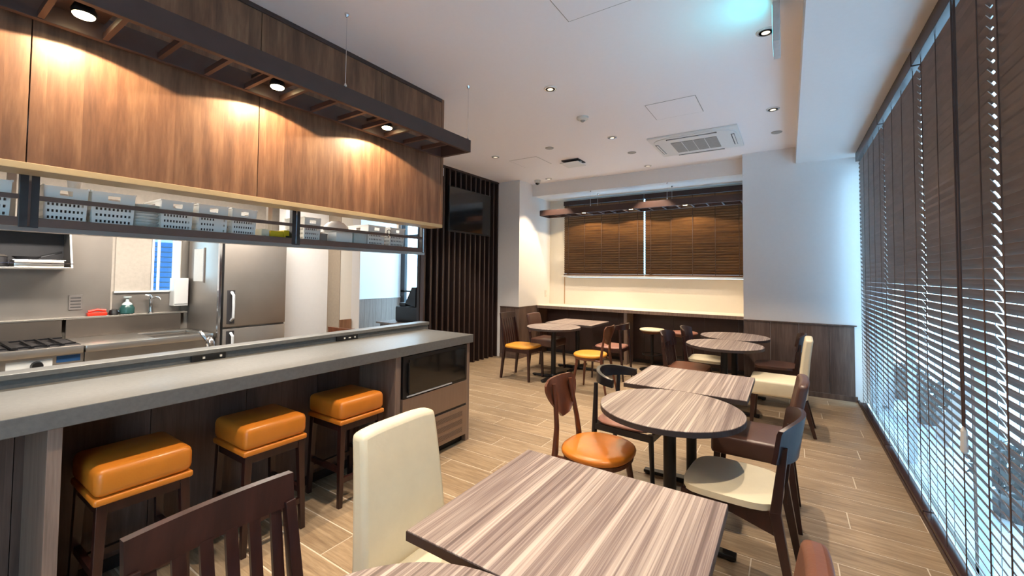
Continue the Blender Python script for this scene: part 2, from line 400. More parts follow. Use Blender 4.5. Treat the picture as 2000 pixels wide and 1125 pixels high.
# right glazing
XG = .765
mb = MB().box((XG, -2.6, -.06), (XG+.05, 6.34, .025)).box((XG, -2.6, 2.78), (XG+.08, 6.34, 2.88))
for yy in (-2.6, -1.2, .15, 1.45, 3.02, 4.45, 5.88, 6.27): mb.box((XG, yy, 0), (XG+.05, yy+.05, 2.8))
gl = struct(mb.build('window_2', 'alu'))
MB().box((XG+.02, -2.6, .025), (XG+.026, 6.34, 2.78)).build('pane', 'glass', gl)
struct(MB().box((.655, -2.6, 0), (.675, 6.32, .03), .003).build('trim_window_track', 'dark'))
# rear (behind camera) and the rest of the shell
sbox('wall_rear', (-8.0, -2.7, 0), (.98, -2.6, CEIL+.1), 'white_wall')
# kitchen back wall with window opening y 1.28..1.77, z 1.25..1.80
KX = -5.4
mb = MB().box((KX-.12, -2.6, 0), (KX, 1.56, CEIL+.1)).box((KX-.12, 1.56, 0), (KX, 1.77, 1.25)).box((KX-.12, 1.56, 1.85), (KX, 1.77, CEIL+.1)).box((KX-.12, 1.77, 0), (KX, 3.33, CEIL+.1))
kwall = struct(mb.build('wall_kitchen', 'blind_roller'))
mb = MB()
mb.box((KX, -1.2, 1.02), (KX+.006, 1.26, 1.9)); mb.build('steel_sheet', 'steel_dark', kwall)
pbox(kwall, 'steel_sheet', (KX, 1.275, 1.02), (KX+.006, 1.80, 1.25), 'steel_dark')
pbox(kwall, 'steel_sheet', (KX, 1.815, 1.02), (KX+.006, 2.45, 1.80), 'steel_dark')
kw = struct(MB().box((KX-.05, 1.56, 1.25), (KX+.01, 1.58, 1.85)).box((KX-.05, 1.75, 1.25), (KX+.02, 1.80, 1.85)).box((KX-.05, 1.28, 1.235), (KX+.03, 1.80, 1.25)).box((KX-.05, 1.62, 1.25), (KX-.03, 1.64, 1.85)).build('window_3', 'acw'))
MB().box((KX-.045, 1.58, 1.25), (KX-.04, 1.76, 1.85)).build('pane', 'glass', kw)
tag(MB().box((KX+.006, 1.285, 1.25), (KX+.012, 1.555, 1.84), .001).build('roller_blind', 'blind_roller'), 'pale beige roller blind pulled down beside the narrow kitchen window', 'blind')
# wall right of the refrigerator, column, entrance side walls
sbox('wall_kitchen_end', (-5.0, 2.62, 0), (-4.85, 3.33, CEIL), 'white_wall')
colm = sbox('wall_column', (-4.85, 3.17, 0), (-4.6, 3.33, CEIL), 'cream_wall')
MB().box((-4.85, 3.162, 0), (-4.6, 3.17, CEIL)).build('side_board', 'column_shade', colm)  # thin sheet that paints the shaded side of the cream column
MB().box((-4.6, 3.17, 0), (-4.588, 3.33, .87)).build('board', 'panel', colm)
sbox('wall_entrance_near', (-8.0, 3.33, 0), (-4.6, 3.45, CEIL), 'white_wall')
ew = sbox('wall_entrance_left', (-8.0, 3.33, 0), (-7.8, 7.1, CEIL), 'white_wall')
boards(ew, 'y', -7.8, 4.6, 7.0, .0, .87, .46, 'sidewood', sgn=1)
struct(MB().box((-7.8, 4.6, .87), (-7.78, 7.0, .886)).build('trim_dado_entrance', 'acw'))
# entrance glazing at Y=7
mb = MB().box((-7.8, 7.0, 0), (-7.66, 7.08, CEIL)).box((-6.6, 7.0, 0), (-6.5, 7.08, CEIL)).box((-7.8, 7.0, 1.0), (-6.5, 7.06, 1.04)).box((-7.8, 7.0, 0), (-6.5, 7.06, .08)).box((-7.8, 7.0, 2.3), (-6.5, 7.06, 2.36))
dr = struct(mb.build('window_4', 'darkframe'))
MB().box((-7.66, 7.03, .08), (-6.6, 7.036, 3.0)).build('pane', 'glass', dr)
sbox('wall_entrance_far', (-6.5, 7.0, 0), (-4.45, 7.1, CEIL), 'white_wall')
# slatted screen wall (x = -4.33)
sw = sbox('wall_slatted', (-4.45, 4.30, 0), (-4.40, 6.13, CEIL), 'darkback')
f0 = None
yy = 4.31
while yy < 6.12:
    if f0 is None:
        f0 = MB().box((-4.40, yy, 0), (-4.325, yy+.032, CEIL-.03), .002, 1).build('fin', 'fin', sw)
        loc0 = f0.location.copy(); y00 = yy
    else: linkcopy(f0, 'fin', loc0+Vector((0, yy-y00, 0)), sw)
    yy += .128
MB().box((-4.40, 4.31, CEIL-.03), (-4.31, 6.12, CEIL)).build('top_rail', 'fin', sw)
# ================================================================ OUTSIDE
sbox('floor_pavement', (.79, -6, -.2), (14, 16, -.03), 'pave')
sbox('floor_street', (-16, 7.6, -.2), (.98, 16, -.06), 'pave')
b1 = thing('street_building', (9.5, 4, -.06), 'pale grey building across the street behind the long blinds', 'building')
pbox(b1, 'wall', (9.0, -3, -.06), (11, 12, 5.5), 'bldg')
for i in range(5):
    w_ = pbox(b1, 'window', (8.96, -1.5+i*2.6, .9), (9.0, -.2+i*2.6, 2.3), 'shutter')
b2 = thing('street_building', (-7, 14, -.06), 'pale blue sided house across the street seen through the entrance glass', 'building')
pbox(b2, 'wall', (-14, 13.5, -.06), (-4, 15.5, 5.0), 'bldg')
for k in range(12): pbox(b2, 'siding', (-14, 13.47, .1+k*.4), (-4, 13.5, .12+k*.4+.3), 'bldg')
pbox(b2, 'door', (-13.2, 13.44, 0), (-12.3, 13.47, 2.1), 'alu')
b3 = thing('neighbour_shutter_house', (-9, 3, -.06), 'blue louvred house front outside the narrow kitchen window', 'building')
pbox(b3, 'wall', (-9.5, 1.0, -.06), (-8.9, 3.2, 3.8), 'bldg')
for k in range(17):
    pbox(b3, 'louvre', (-8.9, 1.3, .5+k*.085), (-8.86, 3.1, .5+k*.085+.07), 'shutter')
pbox(b3, 'post', (-8.88, 2.35, .5), (-8.82, 2.42, 2.9), 'darkframe')
MB().tube([(-8.85, 2.0+.5*math.cos(a), 2.0+.5*math.sin(a)) for a in [PI*k/10 for k in range(11)]], .02, 6).build('arch_bar', 'shutter', b3)
def shrub(x, y, r, h, lab):
    t = thing('potted_shrub', (x, y, -.06), lab, 'shrub', 'dark shrubs outside the long window')
    MB().lathe([(r*.5, -.06), (r*.62, .06), (r*.62, .08), (r*.5, .08)], (x, y, 0), 12).build('pot', 'darkframe', t)
    mb = MB(); rnd = random.Random(int(y*100))
    for k in range(420):
        a, b_, q = rnd.uniform(0, 2*PI), rnd.uniform(-1, 1), rnd.uniform(.5, 1)
        c = Vector((x+r*q*math.cos(a)*math.sqrt(1-b_*b_), y+r*q*math.sin(a)*math.sqrt(1-b_*b_), .1+h/2+h/2*q*b_))
        u = Vector((rnd.uniform(-1, 1), rnd.uniform(-1, 1), rnd.uniform(-1, 1))).normalized()*.04; v = u.orthogonal().normalized()*.018
        vs = [mb.bm.verts.new(c+d) for d in (-u, v, u, -v)]; mb.bm.faces.new(vs)
    tag(mb.build('foliage', 'leaf', t), kind='stuff')
shrub(1.18, 7.0, .22, .30, 'dark low shrub outside, seen through the blinds nearest the far corner')
shrub(1.18, 6.0, .22, .30, 'dark low shrub outside, middle one seen through the long blinds')
shrub(1.2, 3.95, .24, .32, 'dark low shrub outside, nearest the camera through the long blinds')
sg = thing('sandwich_board', (1.35, 5.35, -.06), 'white A-frame board standing outside behind the long blinds', 'sign')
MB().poly([(1.15, 5.2, -.06), (1.15, 5.2, .0), (1.34, 5.2, .5), (1.36, 5.2, .5), (1.36, 5.2, .46)], (0, .4, 0)).build('front_board', 'paper', sg)
MB().poly([(1.55, 5.2, -.06), (1.55, 5.2, .0), (1.38, 5.2, .5), (1.36, 5.2, .5), (1.36, 5.2, .46)], (0, .4, 0)).build('rear_board', 'paper', sg)

# ================================================================ BLINDS
def make_blind(y0, y1, label):
    t = thing('venetian_blind', (.69, (y0+y1)/2, 0.03), label, 'blind', 'wooden venetian blinds along the long window')
    pbox(t, 'head_rail', (.65, y0, 2.765), (.73, y1, 2.862), 'dark', .003)
    pbox(t, 'bottom_rail', (.66, y0, .035), (.71, y1, .055), 'dark', .003)
    mb = MB(); w = .050; tl = R(61)
    # slat: room-side edge high, outer edge low; slightly crowned
    pts = []
    for s_, off in ((-1, 0), (0, .0025), (1, 0)):
        pts.append(Vector((s_*w/2*math.cos(tl)+off*math.sin(tl), 0, -s_*w/2*math.sin(tl)+off*math.cos(tl))))
    th = Vector((math.sin(tl), 0, math.cos(tl)))*.0026
    prof = [p-th/2 for p in pts]+[p+th/2 for p in reversed(pts)]
    mb.poly([(.69+p.x, y0+.004, .09+p.z) for p in prof], (0, y1-y0-.008, 0))
    s0 = mb.build('slat', 'slat', t); l0 = s0.location.copy()
    z = .09+.0445; k = 1
    while z < 2.75:
        linkcopy(s0, 'slat', l0+Vector((0, 0, k*.0445)), t); z += .0445; k += 1
    n = max(3, round((y1-y0)/.27))
    for i in range(n):
        yy = y0+.09+(y1-y0-.18)*i/(n-1)
        MB().box((.674, yy-.006, .05), (.676, yy+.006, 2.8)).build('ladder_tape', 'cord', t)
        MB().box((.7045, yy-.0015, .05), (.706, yy+.0015, 2.8)).build('ladder_cord', 'cord', t)
    return t
for y0, y1, lab in ((4.72, 6.12, 'brown wooden venetian blind farthest along the window, by the stub wall'),
                    (3.52, 4.70, 'brown wooden venetian blind, second from the stub wall'),
                    (2.44, 3.50, 'brown wooden venetian blind, third from the stub wall, with a pull cord'),
                    (1.22, 2.42, 'brown wooden venetian blind, fourth from the stub wall, at the right picture edge'),
                    (.0, 1.2, 'brown wooden venetian blind beside the camera, fifth from the stub wall')):
    bl = make_blind(y0, y1, lab)
    if abs(y0-2.44) < .01:
        MB().tube([(.655, 2.72, 2.78), (.655, 2.72, 1.3), (.656, 2.725, .78)], .004, 6).tube([(.655, 2.76, 2.78), (.655, 2.76, 1.25), (.656, 2.745, .78)], .004, 6).build('pull_cord', 'cord', bl)
        MB().lathe([(.006, .66), (.014, .67), (.012, .76), (.005, .78)], (.656, 2.735, 0), 10).build('cord_weight', 'plastic', bl)
sbox('wall_daylight_baffle', (.66, -1.25, .03), (.68, -.02, 2.8), 'slat')  # unseen baffle behind the camera, its length set to admit more daylight
def far_blind(x0, x1, label):
    t = thing('venetian_blind', ((x0+x1)/2, AB-.05, 1.43), label, 'blind', 'wooden venetian blinds of the alcove window')
    pbox(t, 'head_rail', (x0, AB-.09, 2.745), (x1, AB-.02, 2.83), 'dark', .003)
    pbox(t, 'bottom_rail', (x0, AB-.075, 1.435), (x1, AB-.03, 1.46), 'slatx', .003)
    w, tl = .05, R(58); mb = MB(); pts = []
    for s_, off in ((-1, 0), (0, .003), (1, 0)):
        pts.append(Vector((0, s_*w/2*math.cos(tl)+off*math.sin(tl), -s_*w/2*math.sin(tl)+off*math.cos(tl))))
    th = Vector((0, math.sin(tl), math.cos(tl)))*.0026
    prof = [p-th/2 for p in pts]+[p+th/2 for p in reversed(pts)]
    mb.poly([(x0+.003, AB-.052+p.y, 1.49+p.z) for p in prof], (x1-x0-.006, 0, 0))
    s0 = mb.build('slat', 'slatx', t); l0 = s0.location.copy(); k = 1
    while 1.49+k*.042 < 2.77: linkcopy(s0, 'slat', l0+Vector((0, 0, k*.042)), t); k += 1
    for i in range(5):
        xx = x0+.1+(x1-x0-.2)*i/4
        MB().box((xx-.004, AB-.082, 1.46), (xx+.004, AB-.080, 2.78)).build('ladder_tape', 'cord', t)
far_blind(-3.545, -2.047, 'brown wooden venetian blind on the left half of the alcove window')
far_blind(-2.029, -.515, 'brown wooden venetian blind on the right half of the alcove window')

# ================================================================ CEILING FITTINGS
def downlight(x, y, lab, grp='recessed ceiling downlights'):
    t = thing('downlight', (x, y, CEIL-.01), lab, 'downlight', grp)
    MB().lathe([(.052, CEIL-.008), (.058, CEIL-.004), (.058, CEIL), (.042, CEIL), (.042, CEIL-.008)], (x, y, 0), 20).build('trim_ring', 'acw', t)
    mb = MB(); n = 20
    pr_ = [(.050, CEIL-.0085), (.036, CEIL-.0075), (.026, CEIL-.0070)]
    rings = [[mb.bm.verts.new((x+r*math.cos(2*PI*k/n), y+r*math.sin(2*PI*k/n), z)) for k in range(n)] for r, z in pr_]
    for a, b in zip(rings, rings[1:]):
        for k in range(n): mb.bm.faces.new((a[k], a[(k+1)%n], b[(k+1)%n], b[k]))
    mb.build('reflector', 'refl', t, True)
    MB().lathe([(.026, CEIL-.0092), (.022, CEIL-.0086)], (x, y, 0), 16).build('lamp_lens', 'downl', t)
DL = {(-.11, .14): 'small recessed downlight in the ceiling behind the camera, window side', (-1.73, .14): 'small recessed downlight in the ceiling behind the camera, counter side',
      (-.11, 1.68): 'small recessed downlight above the nearest square table, window side', (-1.73, 1.68): 'small recessed downlight above the aisle by the bar stools',
      (-.11, 3.22): 'recessed downlight next to the hanging exit light', (-1.73, 3.22): 'large round recessed downlight alone in mid ceiling, left of the exit light',
      (-.11, 4.77): 'recessed downlight near the beam, right of the square ceiling hatch', (-1.73, 4.77): 'recessed downlight just left of the ceiling air conditioner',
      (-1.73, 6.29): 'recessed downlight at the bulkhead edge behind the square vent',
      (-3.39, 4.72): 'recessed downlight above the left round table near the slatted wall', (-3.40, 6.29): 'recessed downlight beside the dome camera'}
for x, y in DOWN: downlight(x, y, DL[(x, y)])
for x, y, lab in ((-2.56, 4.753, 'flat grey round ceiling plate left of the square vent'), (-1.725, 5.505, 'flat grey round ceiling plate between vent and air conditioner'), (-.095, 5.564, 'flat grey round ceiling plate near the beam')):
    t = thing('ceiling_plate', (x, y, CEIL-.006), lab, 'ceiling plate', 'round grey ceiling plates')
    MB().lathe([(.052, CEIL-.006), (.056, CEIL)], (x, y, 0), 24).build('disc', 'speaker', t)
    MB().lathe([(.05, CEIL-.0075), (.05, CEIL-.006)], (x, y, 0), 24).build('mesh_cover', 'speaker', t)
t = thing('smoke_detector', (-1.765, 3.995, CEIL-.04), 'white round smoke detector on the middle of the ceiling', 'smoke detector')
MB().lathe([(.035, CEIL-.036), (.06, CEIL-.02), (.062, CEIL)], (-1.765, 3.995, 0), 24).build('housing', 'plastic', t, True)
MB().lathe([(.014, CEIL-.05), (.026, CEIL-.036)], (-1.765, 3.995, 0), 16).build('sensor', 'greyplastic', t, True)
t = thing('dome_camera', (-3.62, 6.29, CEIL-.09), 'white dome security camera under the ceiling by the pillar', 'camera')
MB().lathe([(.05, CEIL-.05), (.055, CEIL-.01), (.055, CEIL)], (-3.62, 6.29, 0), 20).build('housing', 'plastic', t, True)
MB().lathe([(.008, CEIL-.085), (.028, CEIL-.075), (.04, CEIL-.05)], (-3.62, 6.29, 0), 20).build('lens_dome', 'blackglass', t, True)
# ceiling hatches
def hatch(x0, x1, y0, y1, lab):
    t = thing('ceiling_hatch', ((x0+x1)/2, (y0+y1)/2, CEIL-.003), lab, 'ceiling hatch', 'square ceiling access hatches')
    mb = MB(); e = .006
    for a, b in (((x0, y0), (x1, y0+e)), ((x0, y1-e), (x1, y1)), ((x0, y0), (x0+e, y1)), ((x1-e, y0), (x1, y1))): mb.box((a[0], a[1], CEIL-.0015), (b[0], b[1], CEIL))
    mb.build('shadow_gap', 'greyplastic', t)
    pbox(t, 'door_panel', (x0+e, y0+e, CEIL-.003), (x1-e, y1-e, CEIL), 'ceiling')
hatch(-1.14, -.685, 4.03, 4.476, 'square access hatch in the ceiling in front of the air conditioner')
hatch(-1.17, -.715, 1.97, 2.42, 'square access hatch in the ceiling at the top picture edge')
hatch(-3.35, -2.9, 5.0, 5.45, 'faint square access hatch in the ceiling near the slatted wall')
# air conditioner cassette
ax0, ax1, ay0, ay1 = -1.40, -.44, 5.03, 5.87
acx, acy = (ax0+ax1)/2, (ay0+ay1)/2
t = thing('ceiling_air_conditioner', (acx, acy, CEIL-.04), 'white four-way cassette air conditioner set in the ceiling before the alcove', 'air conditioner')
pbox(t, 'panel', (ax0, ay0, CEIL-.022), (ax1, ay1, CEIL), 'acw', .008, True)
mb = MB()
mb.lathe([(.40, CEIL-.040), (.42, CEIL-.030), (.42, CEIL-.022)], (acx, acy, 0), 40, 1.08, .93, 4.5); mb.build('raised_cover', 'acw', t, True)
g = pbox(t, 'intake_grille', (acx-.25, acy-.22, CEIL-.046), (acx+.25, acy+.22, CEIL-.038), 'greyplastic', .002)
for k in range(3): pbox(g, 'grille_bar', (acx-.25+.125*(k+1)-.003, acy-.22, CEIL-.049), (acx-.25+.125*(k+1)+.003, acy+.22, CEIL-.045), 'acw')
for (a, b, c, d) in ((acx-.27, acy-.37, acx+.27, acy-.335), (acx-.27, acy+.335, acx+.27, acy+.37), (acx-.43, acy-.22, acx-.395, acy+.22), (acx+.395, acy-.22, acx+.43, acy+.22)):
    f = pbox(t, 'air_slot', (a, b, CEIL-.0415), (c, d, CEIL-.036), 'darkframe')
    if c-a > .1: pbox(f, 'flap', (a+.01, b+.012, CEIL-.048), (c-.01, d-.004, CEIL-.042), 'acw')
    else: pbox(f, 'flap', (a+.012, b+.01, CEIL-.048), (c-.004, d-.01, CEIL-.042), 'acw')
# square vent
t = thing('ceiling_vent', (-2.57, 5.5, CEIL-.03), 'small square white panel vent in the ceiling near the alcove', 'vent')
pbox(t, 'opening', (-2.70, 5.37, CEIL-.012), (-2.44, 5.63, CEIL), 'darkframe')
pbox(t, 'cover_plate', (-2.715, 5.355, CEIL-.052), (-2.435, 5.635, CEIL-.042), 'acw', .002)
for a in (-2.68, -2.46): pbox(t, 'plate_bracket', (a-.01, 5.49, CEIL-.042), (a+.01, 5.51, CEIL-.012), 'acw')
# exit light
t = thing('exit_light', (-.065, 2.86, 2.80), 'hanging exit light seen edge-on, its lit green face turned left', 'exit sign')
pbox(t, 'case', (-.062, 2.75, 2.775), (-.026, 2.99, 3.005), 'signw', .003)
pbox(t, 'lit_face', (-.0626, 2.762, 2.787), (-.058, 2.978, 2.993), 'green')
pbox(t, 'ceiling_mount', (-.062, 2.80, 3.005), (-.026, 2.94, CEIL), 'acw', .003)

# ================================================================ LIGHT RACKS
def rack(axis, a0, a1, p0, p1, z0, z1, rungs, lamps, label, wires, wz):
    """axis 'y': runs along Y between x=p0 (room side) and p1; axis 'x': along X between y=p0..p1"""
    def P(a, p, z): return (p, a, z) if axis == 'y' else (a, p, z)
    cx = (p0+p1)/2
    t = thing('hanging_light_rack', P((a0+a1)/2, cx, z0), label, 'light rack', 'dark wooden ladder racks with lamps')
    s_ = 1 if p1 > p0 else -1
    pbox(t, 'side_rail', P(a0, p0, z0), P(a1, p0+s_*.03, z1), 'rack', .002)
    pbox(t, 'side_rail', P(a0, p1, z0), P(a1, p1-s_*.03, z1), 'rack', .002)
    pbox(t, 'end_rail', P(a0, p0+s_*.03, z0), P(a0+.03, p1-s_*.03, z1), 'rack')
    pbox(t, 'end_rail', P(a1-.03, p0+s_*.03, z0), P(a1, p1-s_*.03, z1), 'rack')
    for a in rungs: pbox(t, 'rung', P(a-.010, p0+s_*.03, z0+.004), P(a+.010, p1-s_*.03, z0+.034), 'rack')
    for k, (x, y) in enumerate(lamps):
        a = y if axis == 'y' else x
        h = pbox(t, 'lamp_mount', P(a-.09, p0+s_*.03, z1-.03), P(a+.09, p1-s_*.03, z1-.01), 'rack')
        l = MB().lathe([(.032, z0+.024), (.036, z0+.029), (.036, z0+.04)], (x, y, 0), 20).build('lit_lamp', 'lamp', h, True)
        MB().lathe([(.038, z0+.032), (.042, z0+.046), (.03, z1-.03)], (x, y, 0), 20).build('lamp_housing', 'blackplastic', h, True)
    for (x, y, zt) in wires:
        w_ = MB().tube([(x, y, z1), (x, y, zt-.004)], .0022, 6).build('suspension_wire', 'chrome', t)
        MB().lathe([(.004, z1), (.009, z1+.012), (.004, z1+.03)], (x, y, 0), 8).build('wire_grip', 'chrome', w_)
        MB().lathe([(.006, zt-.022), (.014, zt-.008), (.016, zt)], (x, y, 0), 10).build('ceiling_anchor', 'chrome', w_)
    return t
rack('y', -1.2, 2.82, -2.29, -2.64, 2.50, 2.606, [.357+.2*k for k in range(-7, 12)],
     RACK_LAMPS, 'long dark wooden ladder rack with three lamps hanging above the bar counter', [(-2.31, 1.596, CEIL), (-2.31, 2.802, CEIL), (-2.31, .2, CEIL)], CEIL)
rack('x', -3.74, -.52, 6.59, 6.94, 2.50, 2.60, [-3.475+.207*k for k in range(14)],
     FAR_LAMPS, 'dark wooden ladder rack with three lamps hanging before the alcove window', [(-2.77, 6.605, 2.87), (-1.53, 6.605, 2.87), (-2.77, 6.925, 2.87), (-1.53, 6.925, 2.87)], CEIL)

# ================================================================ FASCIA OVER THE BAR
fa = thing('wooden_fascia', (-2.76, .9, 1.875), 'tall walnut board fascia hanging from the ceiling above the bar', 'fascia')
for a, b in ((-2.4, -1.5), (-1.497, -.577), (-.573, .345), (.349, 1.274), (1.278, 2.19), (2.194, 2.885)):
    pbox(fa, 'panel', (-2.84, a, 1.905), (-2.70, b, CEIL-.03), 'panel', .001)
pbox(fa, 'bottom_edge', (-2.86, -2.4, 1.875), (-2.694, 2.915, 1.905), 'gold', .002)
pbox(fa, 'end_edge', (-2.85, 2.885, 1.905), (-2.694, 2.915, CEIL), 'panel', .002)
pbox(fa, 'top_edge', (-2.85, -2.4, CEIL-.03), (-2.692, 2.885, CEIL), 'rack', .002)

# ================================================================ BAR COUNTER
bc = thing('bar_counter', (-2.6, .6, 0), 'long grey-topped bar counter with dark board front, running down the left', 'counter')
pbox(bc, 'worktop', (-2.93, -2.4, .845), (-2.335, 2.945, .915), 'stone', .003)
pbox(bc, 'upstand', (-3.03, -2.4, 0), (-2.94, 3.0, .952), 'stone', .002)
pbox(bc, 'upstand_cap', (-3.045, -2.4, .952), (-2.925, 3.0, .978), 'stone', .003)
q = -2.4
while q < 2.1:
    e = min(q+.46, 2.105); pbox(bc, 'front_board', (-2.79, q+.0015, .06), (-2.765, e-.0015, .845), 'counterwood'); q = e
pbox(bc, 'kick_board', (-2.79, -2.4, 0), (-2.76, 2.1, .06), 'darkback')
pbox(bc, 'support_panel', (-2.77, .389, 0), (-2.36, .430, .845), 'sidewood', .001)
pbox(bc, 'support_panel', (-2.77, -1.25, 0), (-2.36, -1.21, .845), 'sidewood', .001)
pbox(bc, 'support_panel', (-2.77, 2.088, 0), (-2.36, 2.138, .845), 'sidewood', .001)
pbox(bc, 'support_panel', (-2.93, 2.878, 0), (-2.36, 2.925, .845), 'sidewood', .001)
for y0, y1 in ((1.046, 1.226), (1.996, 2.185)):
    t = thing('socket_strip', (-2.935, (y0+y1)/2, .916), 'black power socket strip on the counter upstand, ' + ('the nearer one by the faucet' if y0 < 1.5 else 'the farther one'), 'socket', 'black socket strips')
    pbox(t, 'body', (-2.9395, y0, .9155), (-2.921, y1, .9515), 'blackplastic', .002)
    for k in (.35, .85): pbox(t, 'socket_button', (-2.922, y0+k*(y1-y0)-.007, .928), (-2.918, y0+k*(y1-y0)+.005, .94), 'plastic')
    if y0 > 1.5: pbox(t, 'socket_button', (-2.922, y0+.6*(y1-y0)-.012, .93), (-2.918, y0+.6*(y1-y0)+.008, .938), 'plastic')
# undercounter glass-door unit
uc = thing('undercounter_cooler', (-2.6, 2.5, .0), 'built-in undercounter cooler with dark glass door and bronze steel louvred base', 'cooler')
U0, U1 = 2.142, 2.874
pbox(uc, 'cabinet', (-2.92, U0, .07), (-2.37, U1, .842), 'darkback')
d = pbox(uc, 'door_frame', (-2.37, U0+.004, .535), (-2.345, U1-.004, .838), 'blackplastic', .002)
pbox(d, 'door_glass', (-2.348, U0+.06, .555), (-2.341, U1-.03, .81), 'blackglass')
pbox(d, 'steel_strip', (-2.346, U0+.04, .540), (-2.339, U1-.2, .549), 'alu')
MB().beam((-2.336, U0+.05, .57), (-2.336, U0+.05, .79), .012, .012).build('handle', 'blackplastic', d)
pbox(uc, 'steel_panel', (-2.37, U0+.002, .335), (-2.343, U1-.002, .53), 'bronze', .002)
pbox(uc, 'handle_gap', (-2.37, U0+.002, .315), (-2.352, U1-.002, .335), 'darkframe')
g = pbox(uc, 'grille_panel', (-2.37, U0+.002, .07), (-2.343, U1-.002, .315), 'bronze', .002)
for k in range(3):
    z = .105+k*.068
    pbox(g, 'louvre_band', (-2.345, U0+.08, z), (-2.3415, U1-.06, z+.038), 'grille')
    for j in range(4): pbox(g, 'louvre_rib', (-2.342, U0+.08, z+.004+j*.009), (-2.3405, U1-.06, z+.008+j*.009), 'bronze')
pbox(uc, 'toe_kick', (-2.9, U0, .0), (-2.40, U1, .07), 'blackplastic')

# ================================================================ SHELF WITH BASKETS (over the pass)
SX0, SX1 = -2.87, -3.22
sh = thing('hanging_steel_shelf', (-3.05, 1.2, 1.64), 'long stainless shelf hanging behind the bar, loaded with baskets', 'shelf')
pbox(sh, 'shelf_board', (SX1, -1.6, 1.640), (SX0, 2.86, 1.66), 'steel_dark', .002)
pbox(sh, 'front_lip', (SX0-.006, -1.6, 1.622), (SX0+.004, 2.86, 1.645), 'steel', .001)
pbox(sh, 'guard_rail', (SX0-.004, -1.6, 1.646), (SX0+.004, 2.86, 1.686), 'railb', .001)
pbox(sh, 'guard_rail', (SX0-.004, -1.6, 1.766), (SX0+.004, 2.86, 1.788), 'railb', .001)
for y0, y1 in ((.353, .414), (1.589, 1.647), (2.826, 2.85), (-1.0, -.94)):
    p_ = pbox(sh, 'post', (SX0-.03, y0, 1.64), (SX0+.006, y1, 2.42), 'darkframe', .002)
    pbox(p_, 'post_seam', (SX0+.005, (y0+y1)/2-.004, 1.645), (SX0+.009, (y0+y1)/2+.004, 1.90), 'chrome')
    pbox(sh, 'rear_post', (SX1, y0, 1.64), (SX1+.03, y0+.03, 2.42), 'steel')
def basket_bm(L, D, H, nx, rows, zlow=.02, zhigh=.105, solid_from=None):
    """open perforated basket; local: centre 0,0; long side along Y"""
    mb = MB(); bm = mb.bm; t_ = .88
    def wall(a0, a1, b0, b1, n):   # a: bottom pts, b: top pts
        def pt(u, v): return (a0.lerp(a1, u)).lerp(b0.lerp(b1, u), v)
        us = [0, .06]+[.06+.88*i/n for i in range(1, n)]+[.94, 1]; vs = [0, zlow/H]+[(zlow+(zhigh-zlow)*j/rows)/H for j in range(1, rows+1)]+[1]
        G = {}
        def V(u, v):
            k = (round(u, 5), round(v, 5))
            if k not in G: G[k] = bm.verts.new(pt(u, v))
            return G[k]
        for i in range(len(us)-1):
            for j in range(len(vs)-1):
                u0, u1, v0, v1 = us[i], us[i+1], vs[j], vs[j+1]
                hole = 0 < i < len(us)-2 and 0 < j < len(vs)-2 and not (solid_from and solid_from[0] <= i <= solid_from[1])
                handle = j == len(vs)-2 and abs((u0+u1)/2-.5) < .13
                if hole or handle:
                    m0, m1 = (.24, .76) if hole else (.0, 1.0)
                    n0, n1 = (.3, .7) if hole else (.4, .75)
                    a, b, c, d_ = u0+(u1-u0)*m0, u0+(u1-u0)*m1, v0+(v1-v0)*n0, v0+(v1-v0)*n1
                    if hole:
                        o4 = [V(u0, v0), V(u1, v0), V(u1, v1), V(u0, v1)]; i4 = [bm.verts.new(pt(*q)) for q in ((a, c), (b, c), (b, d_), (a, d_))]
                        for k in range(4): bm.faces.new((o4[k], o4[(k+1)%4], i4[(k+1)%4], i4[k]))
                    else:
                        bm.faces.new([bm.verts.new(pt(*q)) for q in ((u0, v0), (u1, v0), (u1, c), (u0, c))]); bm.faces.new([bm.verts.new(pt(*q)) for q in ((u0, d_), (u1, d_), (u1, v1), (u0, v1))])
                else: bm.faces.new((V(u0, v0), V(u1, v0), V(u1, v1), V(u0, v1)))
    l, d = L/2, D/2
    B = [Vector((d*t_, -l*.94, 0)), Vector((d*t_, l*.94, 0)), Vector((-d*t_, l*.94, 0)), Vector((-d*t_, -l*.94, 0))]
    T = [Vector((d, -l, H)), Vector((d, l, H)), Vector((-d, l, H)), Vector((-d, -l, H))]
    ns = (nx, max(4, int(nx*D/L)), nx, max(4, int(nx*D/L)))
    for k in range(4): wall(B[k], B[(k+1)%4], T[k], T[(k+1)%4], ns[k])
    bm.faces.new([bm.verts.new(b) for b in B])
    bmesh.ops.remove_doubles(bm, verts=bm.verts, dist=.0005)
    return mb
def basket(y0, y1, lab, nx=9, H=.185, rows=3, mt='basket', solid=None, x=-3.03, D=.27):
    t = thing('plastic_basket', (x, (y0+y1)/2, 1.661), lab, 'basket', 'white perforated baskets on the steel shelf')
    mb = basket_bm(y1-y0, D, H, nx, rows, .022, .115, solid)
    o = mb.build('basket_body', mt, t, world=False)
    s_ = o.modifiers.new('solid', 'SOLIDIFY'); s_.thickness = .0025
    o.location.z = .001
    mb = MB(); L, d = (y1-y0)/2, D/2
    for (a, b) in (((d, -L), (d, L)), ((d, L), (-d, L)), ((-d, L), (-d, -L)), ((-d, -L), (d, -L))):
        mb.beam((a[0], a[1], H), (b[0], b[1], H), .008, .008)
    mb.build('rim', mt, t, world=False).location.z = H-.004
    MB().box((-D/2+.03, -L+.016, .006), (D/2-.03, L-.016, H-.05), .01).build('shaded_contents', 'shaded_contents', t, world=False)  # dark block added so the basket holes look shaded
    return t
basket(.18, .335, 'white basket at the left picture edge, left of the shelf post')
